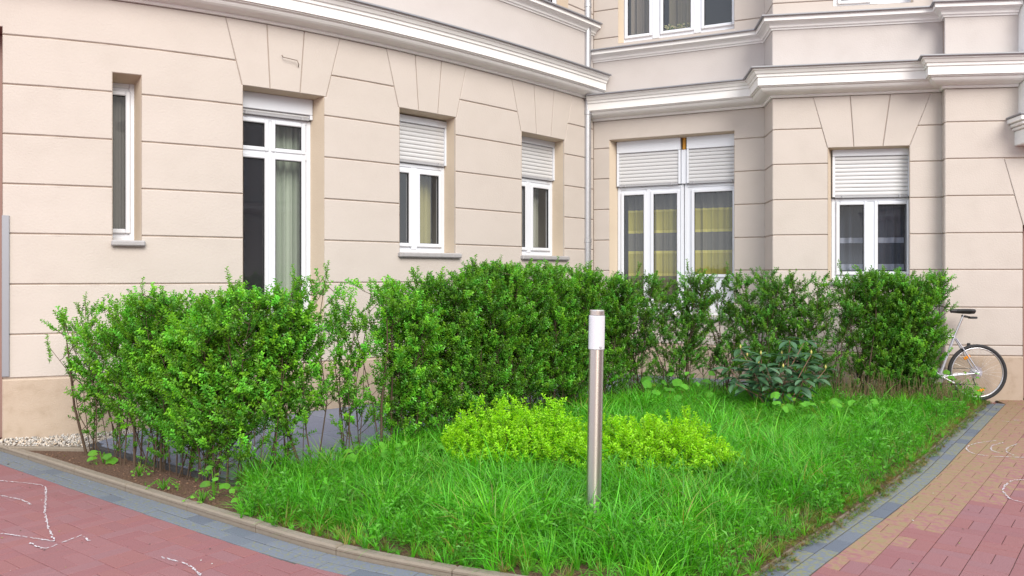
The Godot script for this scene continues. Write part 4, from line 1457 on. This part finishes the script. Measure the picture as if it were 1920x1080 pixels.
	for i in 3:
		var p := fa.at(1.09 + 0.14 * i, 5.05, -0.30)
		var fp := base("flower_pot", p, ["red pot of pale flowers at the left of the upper sill", "red pot of pale flowers in the middle of the upper sill", "red pot of pale flowers at the right of the upper sill"][i], "flower pot", "flower pots on the upper sill")
		st = begin()
		lathe(st, [Vector2(0.0001, 0), Vector2(0.04, 0), Vector2(0.052, 0.1), Vector2(0.045, 0.1), Vector2(0.0001, 0.09)], 16)
		put("pot", st.commit(), mat(lin(0.35, 0.03, 0.03), 0.5), fp)
		st = begin()
		for k in 40:
			var d := Vector3(rng.randf_range(-1, 1), rng.randf_range(0.2, 1.2), rng.randf_range(-1, 1)).normalized()
			leaf(st, Vector3(0, 0.1, 0) + d * rng.randf_range(0.02, 0.09), d, d.cross(Vector3(0.3, 0.5, 0.8)).normalized(), 0.035, 0.025, Color(0.75, 0.68, 0.40) if k % 3 else Color(0.12, 0.25, 0.05))
		put("flowers", st.commit(), M.leaf, fp)

func chalk(label: String, lines: Array) -> void:
	var root := base("chalk_drawing", Vector3.ZERO, label, "chalk drawing", "chalk drawings on the paving")
	for l in lines:
		var st := begin()
		var p := PackedVector2Array()
		for v in l: p.append(Vector2(v[0], v[1]))
		p = resample(p, 0.012)
		for i in p.size() - 1:
			if rng.randf() < 0.2: continue
			var t := (p[i + 1] - p[i]).normalized()
			var s := Vector2(t.y, -t.x)
			for k in 2:
				if rng.randf() < 0.25: continue
				var o := s * rng.randf_range(-0.006, 0.006)
				var w := rng.randf_range(0.0012, 0.0036)
				var a := p[i] + o - t * 0.003
				var b := p[i + 1] + o + t * 0.003
				var y := 0.0042 + 0.0002 * k
				quad(st, Vector3(a.x - s.x * w, y, -(a.y - s.y * w)), Vector3(b.x - s.x * w, y, -(b.y - s.y * w)), Vector3(b.x + s.x * w, y, -(b.y + s.y * w)), Vector3(a.x + s.x * w, y, -(a.y + s.y * w)), Vector3.UP)
		put("chalk_stroke", st.commit(), M.chalk, root)

func wheel(root: Node3D, at: Vector3, rear: bool) -> void:
	var st := begin()
	torus(st, 0.318, 0.022, 0.022, 56, 10)
	var w := put("wheel", st.commit(), M.tyre, root, Transform3D(Basis(), at))
	w.set_meta("label", "black tyred rear wheel showing past the hedge" if rear else "front wheel hidden behind the hedge")
	st = begin()
	torus(st, 0.293, 0.0125, 0.009, 56, 6)
	put("rim", st.commit(), M.alloy, w)
	st = begin()
	for k in 32:
		var a := TAU * k / 32
		var z := 0.03 if k % 2 else -0.03
		var b := a + (0.55 if (k / 2) % 2 else -0.55)
		tube(st, [Vector3(cos(b) * 0.022, sin(b) * 0.022, z), Vector3(cos(a) * 0.287, sin(a) * 0.287, 0)], [0.0011, 0.0011], 3, false)
	put("spokes", st.commit(), M.alloy, w)
	put("hub", tube_mesh([Vector3(0, 0, -0.055), Vector3(0, 0, 0.055)], [0.02, 0.02], 12), M.alloy, w)
	for a in [1.0, -1.75]:
		st = begin()
		box(st, Vector3(-0.016, -0.04, -0.01), Vector3(0.016, 0.04, 0.01), 0.005, Transform3D(Basis(Vector3(0, 0, 1), a), Vector3(cos(a), sin(a), 0) * 0.215))
		put("reflector", st.commit(), M.orange, w)
	if rear:
		st = begin()
		for k in 5:
			var r := 0.075 - k * 0.009
			tube(st, [Vector3(0, 0, 0.026 + k * 0.006), Vector3(0, 0, 0.029 + k * 0.006)], [r, r], 22)
		put("sprockets", st.commit(), M.alloy, w)

func bicycle() -> void:
	# local axes: +x forward, y up, z to the rider's left, which faces the camera side
	var d := (C0 - C1).normalized()
	var fw := Vector3(d.x, 0, -d.y)
	var z := fw.cross(Vector3.UP)
	var at := Vector2(5.585, 9.60)
	var b := base("bicycle", Vector3(at.x, 0.025, -at.y), "silver bicycle leaning by the wall, its rear wheel past the hedge", "bicycle")
	b.basis = Basis(fw, Vector3.UP, z).rotated(fw, 0.02)
	var R := 0.34
	wheel(b, Vector3(0, R, 0), true)
	wheel(b, Vector3(1.06, R, 0), false)
	var bb := Vector3(0.43, 0.29, 0)
	var st_top := Vector3(0.25, 0.79, 0)
	var hd_top := Vector3(0.83, 0.86, 0)
	var hd_bot := Vector3(0.86, 0.73, 0)
	var st := begin()
	tube(st, [bb, st_top], [0.016, 0.016], 12)
	tube(st, [st_top + Vector3(0.005, -0.03, 0), hd_top + Vector3(0.01, -0.03, 0)], [0.0155, 0.0155], 12)
	tube(st, [bb, hd_bot], [0.019, 0.019], 12)
	tube(st, [hd_top, hd_bot], [0.019, 0.019], 12)
	for s in [-1.0, 1.0]:
		tube(st, [Vector3(0, R, 0.06 * s), st_top + Vector3(-0.005, -0.04, 0.022 * s)], [0.008, 0.0085], 8)
		tube(st, [Vector3(0, R, 0.06 * s), bb + Vector3(-0.03, 0, 0.03 * s)], [0.009, 0.011], 8)
		box(st, Vector3(-0.025, R - 0.025, 0.06 * s - 0.004), Vector3(0.03, R + 0.025, 0.06 * s + 0.004), 0.003)
	put("frame", st.commit(), M.frame_paint, b)
	st = begin()
	for s in [-1.0, 1.0]:
		tube(st, [Vector3(1.06, R, 0.055 * s), Vector3(0.90, 0.66, 0.05 * s), hd_bot + Vector3(0.0, -0.01, 0.04 * s)], [0.009, 0.012, 0.013], 8)
	tube(st, [hd_bot + Vector3(0, -0.01, -0.05), hd_bot + Vector3(0, -0.01, 0.05)], [0.015, 0.015], 8)
	put("fork", st.commit(), M.frame_paint, b)
	put("seat_post", tube_mesh([st_top, Vector3(0.15, 1.03, 0)], [0.0135, 0.0135], 12), M.alloy, b)
	# saddle: lofted cross-sections
	st = begin()
	var secs := [[-0.075, 0.02, 0.02], [-0.07, 0.065, 0.045], [-0.02, 0.078, 0.05], [0.06, 0.05, 0.045], [0.13, 0.024, 0.036], [0.19, 0.02, 0.03], [0.2, 0.008, 0.012]]
	for i in secs.size() - 1:
		for k in 14:
			var q := []
			for c in [[i, k], [i + 1, k], [i + 1, k + 1], [i, k + 1]]:
				var s: Array = secs[c[0]]
				var a: float = TAU * c[1] / 14.0
				q.append(Vector3(0.105 + s[0], 1.085 - 0.02 * absf(s[0]) - (s[2] if sin(a) < 0 else 0.02) * -sin(a) * (0.9 if sin(a) < 0 else 1.0), s[1] * cos(a)))
			var m: Vector3 = (q[0] + q[2]) * 0.5
			quad(st, q[0], q[1], q[2], q[3], face_n(q[0], q[1], q[3], m - Vector3(m.x, 1.075, 0)))
	put("saddle", st.commit(), M.black, b)
	st = begin()
	box(st, Vector3(0.0, 0.985, -0.03), Vector3(0.09, 1.012, 0.03), 0.006)
	tube(st, [Vector3(0.07, 1.0, 0), Vector3(0.17, 1.02, 0)], [0.012, 0.014], 8)
	put("saddle_clamp", st.commit(), M.black, b)
	put("stem", tube_mesh([hd_top, hd_top + Vector3(-0.02, 0.13, 0), hd_top + Vector3(0.06, 0.16, 0)], [0.014, 0.014, 0.014], 10), M.black, b)
	put("handlebar", tube_mesh([hd_top + Vector3(0.02, 0.17, -0.29), hd_top + Vector3(0.06, 0.16, -0.1), hd_top + Vector3(0.06, 0.16, 0.1), hd_top + Vector3(0.02, 0.17, 0.29)], [0.012, 0.012, 0.012, 0.012], 10), M.black, b)
	st = begin()
	tube(st, [bb + Vector3(0, 0, 0.045), bb + Vector3(0, 0, 0.05)], [0.095, 0.095], 30)
	var ck := put("chainring", st.commit(), M.alloy, b)
	st = begin()
	tube(st, [bb + Vector3(0, 0, 0.06), bb + Vector3(0.15, 0.08, 0.07)], [0.012, 0.009], 8)
	tube(st, [bb + Vector3(0, 0, -0.06), bb + Vector3(-0.15, -0.08, -0.07)], [0.012, 0.009], 8)
	put("crank", st.commit(), M.alloy, b)
	for s in [1.0, -1.0]:
		st = begin()
		box(st, bb + Vector3(0.15 * s - 0.045, 0.08 * s - 0.01, 0.1 * s - 0.03), bb + Vector3(0.15 * s + 0.045, 0.08 * s + 0.01, 0.1 * s + 0.03), 0.006)
		put("pedal", st.commit(), M.black, b)
	st = begin()
	tube(st, [Vector3(0, R - 0.02, 0.06), Vector3(0.02, R - 0.09, 0.06), Vector3(-0.005, R - 0.16, 0.055)], [0.01, 0.008, 0.006], 6)
	put("derailleur", st.commit(), M.black, b)
	st = begin()
	box(st, Vector3(0.05, 0.60, 0.045), Vector3(0.085, 0.69, 0.075), 0.008)
	put("brake", st.commit(), M.black, b)
	st = begin()
	tube(st, [Vector3(0, R + 0.045, 0.04), bb + Vector3(0, 0.094, 0.047)], [0.004, 0.004], 4)
	tube(st, [Vector3(0.01, R - 0.15, 0.045), bb + Vector3(0, -0.094, 0.047)], [0.004, 0.004], 4)
	put("chain", st.commit(), M.black, b)

func build_hedge() -> void:
	for i in 3: sprigs.append(sprig(14, 0.031, 0.0165, 0.105))
	# x, depth, height, half width, half thickness, density, where the leaves start, tone
	var a := Color(0.14, 0.39, 0.028)
	var c := Color(0.115, 0.32, 0.024)
	var e := Color(0.10, 0.27, 0.028)
	var list := [
		[-3.42, 6.72, 1.24, 0.28, 0.24, 0.42, 0.136, a, "sprawling open privet shrub at the pebble end of the hedge"],
		[-3.05, 6.45, 1.34, 0.28, 0.24, 0.58, 0.211, a, "second hedge shrub from the pebble end, with bare lower stems"],
		[-2.68, 6.17, 1.34, 0.26, 0.24, 1.2, 0.186, a, "third hedge shrub from the pebble end, behind bare soil"],
		[-2.32, 5.92, 1.33, 0.26, 0.24, 1.3, 0.136, a, "fourth hedge shrub from the pebble end, leafy to low down"],
		[-2.0, 5.72, 1.37, 0.24, 0.24, 1.2, 0.093, a, "hedge shrub at the near corner of the terrace, left of the tall window"],
		[-1.60, 5.86, 1.44, 0.22, 0.2, 0.85, 0.223, a, "hedge shrub with a thick brown trunk in front of the tall window"],
		[-1.22, 6.3, 1.44, 0.24, 0.2, 0.32, 0.136, a, "thin see-through hedge shrub just right of the tall window"],
		[-0.92, 6.68, 1.43, 0.25, 0.22, 1.0, 0.093, a, "hedge shrub between the tall window and the middle shuttered window"],
		[-0.60, 7.06, 1.53, 0.26, 0.26, 1.3, 0.074, c, "dense hedge shrub below the sill of the middle shuttered window"],
		[-0.29, 7.43, 1.58, 0.28, 0.27, 1.45, 0.074, c, "dense tall hedge shrub with an upright shoot, between two left-wing windows"],
		[0.02, 7.8, 1.60, 0.28, 0.27, 1.45, 0.124, c, "dense hedge shrub with pale bare stems, behind the yellow-green mound"],
		[0.34, 8.17, 1.60, 0.28, 0.27, 1.45, 0.124, c, "dense hedge shrub below the window nearest the downpipe"],
		[0.66, 8.52, 1.60, 0.28, 0.27, 1.4, 0.093, c, "hedge shrub directly left of the bollard lens"],
		[1.02, 8.9, 1.54, 0.27, 0.25, 1.1, 0.093, c, "hedge shrub directly right of the bollard lens"],
		[1.45, 9.15, 1.5, 0.28, 0.22, 0.72, 0.155, e, "hedge shrub below the left sash of the yellow curtained window"],
		[1.92, 9.28, 1.53, 0.28, 0.22, 0.72, 0.155, e, "hedge shrub below the white post of the yellow curtained window"],
		[2.42, 9.33, 1.50, 0.28, 0.2, 0.55, 0.155, e, "loose hedge shrub below the right end of the yellow curtained window"],
		[2.92, 9.33, 1.56, 0.28, 0.22, 0.75, 0.136, e, "hedge shrub right behind the rhododendron, before the bay corner"],
		[3.40, 9.3, 1.56, 0.27, 0.22, 0.72, 0.136, e, "hedge shrub left of the dark bay window, above the rhododendron"],
		[3.87, 9.27, 1.53, 0.26, 0.2, 0.45, 0.124, e, "loose see-through hedge shrub below the dark bay window"],
		[4.25, 9.24, 1.54, 0.26, 0.26, 1.3, 0.093, c, "second to last hedge shrub, dense, left of the bicycle end"],
		[4.63, 9.2, 1.53, 0.22, 0.26, 1.35, 0.093, c, "last dense hedge shrub covering the front of the bicycle"]]
	for i in list.size():
		var q: Array = list[i]
		var j := mini(i + 1, list.size() - 1)
		var k := maxi(i - 1, 0)
		var dir := (Vector2(list[j][0], list[j][1]) - Vector2(list[k][0], list[k][1])).normalized()
		hedge_shrub(Vector2(q[0], q[1]), q[2], q[3], q[4], q[5], q[6], dir, q[7], q[8], Vector2(-0.32, 0.1) if i == 0 else Vector2.ZERO)

func mound(at: Vector2, r: Vector2, h: float, count: int, label: String) -> void:
	var root := base("bright_shrub", Vector3(at.x, 0.03, -at.y), label, "shrub", "yellow-green mounded shrubs")
	var st := begin()
	var sp := [sprig(14, 0.030, 0.016, 0.10), sprig(12, 0.034, 0.017, 0.09)]
	var xs := [[], []]
	var cs := [[], []]
	for i in count:
		var a := rng.randf() * TAU
		var q := sqrt(rng.randf())
		var lump := 0.8 + 0.3 * sin(a * 3.0 + at.x * 7.0 + q * 4.0) * q + 0.12 * sin(a * 7.0 + q * 9.0)
		var hh := h * (1.0 - 0.7 * q * q * q) * lump * rng.randf_range(0.7, 1.15)
		var p := Vector3(cos(a) * q * r.x, hh, sin(a) * q * r.y)
		var b := Vector3(p.x * 0.55, 0.0, p.z * 0.55)
		tube(st, [b, b.lerp(p, 0.6) + Vector3.UP * 0.03, p], [0.0025, 0.002, 0.001], 3, false)
		for k in 3:
			var v := rng.randi() % 2
			var d := Vector3(rng.randf_range(-0.7, 0.7), 1, rng.randf_range(-0.7, 0.7))
			xs[v].append(Transform3D(basis_along(d, rng.randf_range(0.7, 1.1)), b.lerp(p, 1.0 - 0.22 * k)))
			var s := rng.randf_range(0.8, 1.2)
			cs[v].append(Color(0.36 * s, 0.70 * s, 0.015 * s))
	var o := put("stems", st.commit(), M.bark, root)
	o.set_meta("kind", "stuff")
	for v in 2: multi("foliage", sp[v], M.bright, xs[v], cs[v], root)

func build_plants() -> void:
	M.leafmesh = [round_leaf(5, 0.7), round_leaf(0, 0.9)]
	mound(Vector2(0.06, 6.2), Vector2(0.62, 0.5), 0.47, 620, "bright yellow-green leafy mound left of the bollard")
	mound(Vector2(1.05, 6.0), Vector2(0.68, 0.5), 0.40, 620, "bright yellow-green leafy mound right of the bollard")
	# rhododendron
	var rh := base("rhododendron", Vector3(2.82, 0.03, -8.5), "dark glossy rhododendron with pale buds in front of the right hedge", "shrub")
	var st := begin()
	var lf := [long_leaf(0.16), long_leaf(0.19)]
	var cnt := 0
	for i in 20:
		var a := rng.randf() * TAU
		var q := sqrt(rng.randf())
		var top := Vector3(cos(a) * q * 0.68, 0.93 * (1.0 - 0.3 * q * q) * rng.randf_range(0.45, 1.0), sin(a) * q * 0.42)
		var b := Vector3(rng.randf_range(-0.12, 0.12), -0.03, rng.randf_range(-0.08, 0.08))
		var mid := b.lerp(top, 0.55) + Vector3(rng.randf_range(-0.06, 0.06), 0.06, rng.randf_range(-0.06, 0.06))
		tube(st, [b, mid, top], [0.009, 0.006, 0.004], 6, false)
		var whorls := [top, mid.lerp(top, 0.5), b.lerp(mid, rng.randf_range(0.5, 0.95)) + Vector3(rng.randf_range(-0.12, 0.12), 0.02, rng.randf_range(0.0, 0.15))]
		for wi in 3:
			for k in [6, 5, 3][wi]:
				if cnt > 285: break
				var an: float = TAU * k / 5.6 + rng.randf_range(-0.3, 0.3)
				var o := Vector3(cos(an), rng.randf_range(-0.35, 0.35), sin(an)).normalized()
				put("leaf", lf[k % 2], M.rhodo[rng.randi() % 4], rh, leaf_xf(whorls[wi] + o * 0.012, o, (Vector3.UP + o * -0.2 + Vector3(rng.randf_range(-0.3, 0.3), 0, rng.randf_range(-0.1, 0.4))).normalized(), rng.randf_range(0.13, 0.20)))
				cnt += 1
		if i % 2 == 0:
			var bs := begin()
			lathe(bs, [Vector2(0.0001, 0), Vector2(0.009, 0.01), Vector2(0.011, 0.025), Vector2(0.0001, 0.05)], 8, top + Vector3.UP * 0.005)
			put("bud", bs.commit(), M.bud, rh)
	put("stems", st.commit(), M.bark_pink, rh)
	# broad-leaved weeds
	broad_plant(Vector2(2.02, 8.95), 0.46, 15, 0.117, 0.3, "big round-leaved weed left of the rhododendron at the hedge foot")
	broad_plant(Vector2(1.62, 8.8), 0.38, 13, 0.109, 0.22, "round-leaved weed at the hedge foot nearer the bollard")
	broad_plant(Vector2(3.05, 8.0), 0.30, 17, 0.101, 0.28, "round-leaved weed right in front of the rhododendron")
	broad_plant(Vector2(3.45, 8.05), 0.27, 15, 0.109, 0.26, "round-leaved weed right of the rhododendron in the grass")
	broad_plant(Vector2(2.75, 7.85), 0.33, 13, 0.094, 0.22, "small round-leaved weed below the rhododendron stems")
	broad_plant(Vector2(5.12, 9.05), 0.48, 13, 0.07, 0.16, "leafy weed between the last hedge shrub and the bicycle wheel")
	broad_plant(Vector2(-1.05, 5.95), 0.24, 20, 0.07, 0.22, "leafy weed at the grass edge below the see-through shrub")
	broad_plant(Vector2(-0.75, 6.1), 0.26, 20, 0.066, 0.24, "leafy weed in long grass left of the yellow-green mound")
	broad_plant(Vector2(-2.02, 5.42), 0.2, 5, 0.07, 0.05, "single upright seedling at the bare soil edge", "seedling")
	broad_plant(Vector2(-3.28, 6.42), 0.1, 5, 0.08, 0.07, "small seedling lying on bare soil near the pebbles", "seedling")
	broad_plant(Vector2(-1.72, 5.22), 0.14, 13, 0.047, 0.12, "low leafy seedling where the grass begins", "seedling")
	broad_plant(Vector2(-2.45, 5.62), 0.05, 11, 0.023, 0.1, "flat little weed beside the kerb on bare soil", "seedling")
	broad_plant(Vector2(-2.05, 5.3), 0.06, 13, 0.023, 0.12, "flat little weed touching the kerb near the grass", "seedling")
	broad_plant(Vector2(-2.8, 6.0), 0.05, 11, 0.023, 0.1, "flat little weed on bare soil between kerb and hedge", "seedling")

func build_grass() -> void:
	var meshes := [blade_tuft(14, 0.26, 0.20, 0.0075), blade_tuft(14, 0.21, 0.26, 0.007), blade_tuft(13, 0.31, 0.26, 0.008), blade_tuft(16, 0.13, 0.12, 0.0065), blade_tuft(9, 0.37, 0.34, 0.0085)]
	var xs := [[], [], [], [], []]
	var cs := [[], [], [], [], []]
	var nz := FastNoiseLite.new()
	nz.seed = 77
	nz.frequency = 0.9
	var soil_zone := PackedVector2Array([Vector2(-5, 7.6), Vector2(-5, 6.5), Vector2(-2.4, 5.0), Vector2(-1.75, 4.95), Vector2(-1.72, 5.35), Vector2(-1.95, 5.8), Vector2(-1.2, 6.15), Vector2(-1.1, 6.6), Vector2(-3, 8)])
	for i in 30000:
		var p := Vector2(rng.randf_range(-4.2, 5.8), rng.randf_range(3.5, 10.2))
		if not inside(p, bed) or inside(p, terrace): continue
		var dk := minf(dist_line(p, kerb_line), dist_line(p, right_line))
		if dk < (0.06 if dist_line(p, right_line) > 0.2 else -1.0): continue
		if inside(p, soil_zone) and rng.randf() > 0.03: continue
		if p.distance_to(Vector2(0.478, 4.72)) < 0.09: continue
		var n := nz.get_noise_2d(p.x, p.y)
		var t := clampf((dk - 0.05) / 0.5, 0.0, 1.0)
		var v := [0, 1, 2, 0, 1, 4][rng.randi() % 6] as int
		if t < 0.35 and rng.randf() < 0.6: v = 3
		var s := lerpf(0.5, 1.0, t) * rng.randf_range(0.7, 1.15) * (1.0 + 0.35 * n)
		if p.x > 2.2 and p.y > 7.0: s *= 0.85
		if inside(p, soil_zone): s *= 0.3
		var b := Basis(Vector3.UP, rng.randf() * TAU).rotated(Vector3(rng.randf_range(-1, 1), 0, rng.randf_range(-1, 1)).normalized(), rng.randf_range(0, 0.5)).scaled(Vector3(s, s, s))
		xs[v].append(Transform3D(b, Vector3(p.x, 0.018, -p.y)))
		var k := rng.randf_range(0.55, 1.4) * (1.0 + 0.35 * n)
		var dry := rng.randf() < lerpf(0.45, 0.03, clampf(dk / 0.3, 0, 1))
		var c := Color(0.105 * k, 0.45 * k, 0.02 * k)
		if rng.randf() < 0.25: c = Color(0.15 * k, 0.48 * k, 0.022 * k)
		if rng.randf() < 0.07: c = Color(0.24 * k, 0.46 * k, 0.05 * k)
		if dry: c = Color(0.26 * k, 0.24 * k, 0.06 * k)
		cs[v].append(c)
	var g := base("grass", Vector3.ZERO, "long lush green grass filling the planting bed", "grass", "", "stuff")
	for v in 5: multi("blades", meshes[v], M.grass, xs[v], cs[v], g)
	# low leafy weeds among the grass
	var wm := [sprig(11, 0.035, 0.018, 0.10), sprig(9, 0.045, 0.02, 0.12)]
	xs = [[], []]
	cs = [[], []]
	for i in 9000:
		var p := Vector2(rng.randf_range(-1.8, 5.6), rng.randf_range(3.8, 10.0))
		if not inside(p, bed) or inside(p, terrace) or inside(p, soil_zone): continue
		if nz.get_noise_2d(p.x * 1.3 + 40.0, p.y * 1.3) < 0.0: continue
		var v := rng.randi() % 2
		var hgt := rng.randf_range(0.02, 0.16)
		xs[v].append(Transform3D(basis_along(Vector3(rng.randf_range(-0.7, 0.7), 1, rng.randf_range(-0.7, 0.7)), rng.randf_range(0.6, 1.2)), Vector3(p.x, hgt, -p.y)))
		var k := rng.randf_range(0.7, 1.3)
		cs[v].append(Color(0.10 * k, 0.36 * k, 0.02 * k))
	for v in 2: multi("weeds", wm[v], M.grass, xs[v], cs[v], g)
	# moss and dry litter along the right kerb
	xs = []
	cs = []
	for i in 2600:
		var t := rng.randf() * (right_line.size() - 1)
		var q := right_line[int(t)].lerp(right_line[mini(int(t) + 1, right_line.size() - 1)], t - floor(t))
		var off := -0.09 + 0.16 * pow(rng.randf(), 1.5) + 0.05 * nz.get_noise_2d(q.x * 3.0, q.y * 3.0)
		q += Vector2(0.774, -0.633) * off
		var s := rng.randf_range(0.12, 0.4)
		xs.append(Transform3D(Basis.from_euler(Vector3(rng.randf_range(-0.9, 0.9), rng.randf() * TAU, rng.randf_range(-0.9, 0.9))).scaled(Vector3(s, s * 0.7, s)), Vector3(q.x, 0.008 if off > 0.0 else 0.02, -q.y)))
		var k := rng.randf_range(0.6, 1.2)
		cs.append([Color(0.20 * k, 0.24 * k, 0.04 * k), Color(0.28 * k, 0.19 * k, 0.06 * k), Color(0.13 * k, 0.27 * k, 0.03 * k)][rng.randi() % 3])
	multi("kerb_moss", meshes[3], M.grass, xs, cs, g)
	# dry stalks at the foot of the right hedge
	st_dry()

func st_dry() -> void:
	var st := begin()
	for i in 420:
		var x := rng.randf_range(3.7, 5.02)
		var p := Vector3(x, 0.02, -rng.randf_range(8.95, 9.2))
		var e := p + Vector3(rng.randf_range(-0.12, 0.12), rng.randf_range(0.15, 0.45), rng.randf_range(-0.05, 0.1))
		tube(st, [p, p.lerp(e, 0.5) + Vector3(rng.randf_range(-0.02, 0.02), 0, 0), e], [0.0025, 0.002, 0.0012], 3, false)
	meta(put("dry_stalks", st.commit(), mat(lin(0.27, 0.19, 0.10), 0.9)), "dry brown stalks along the foot of the right hedge", "dry grass", "", "stuff")
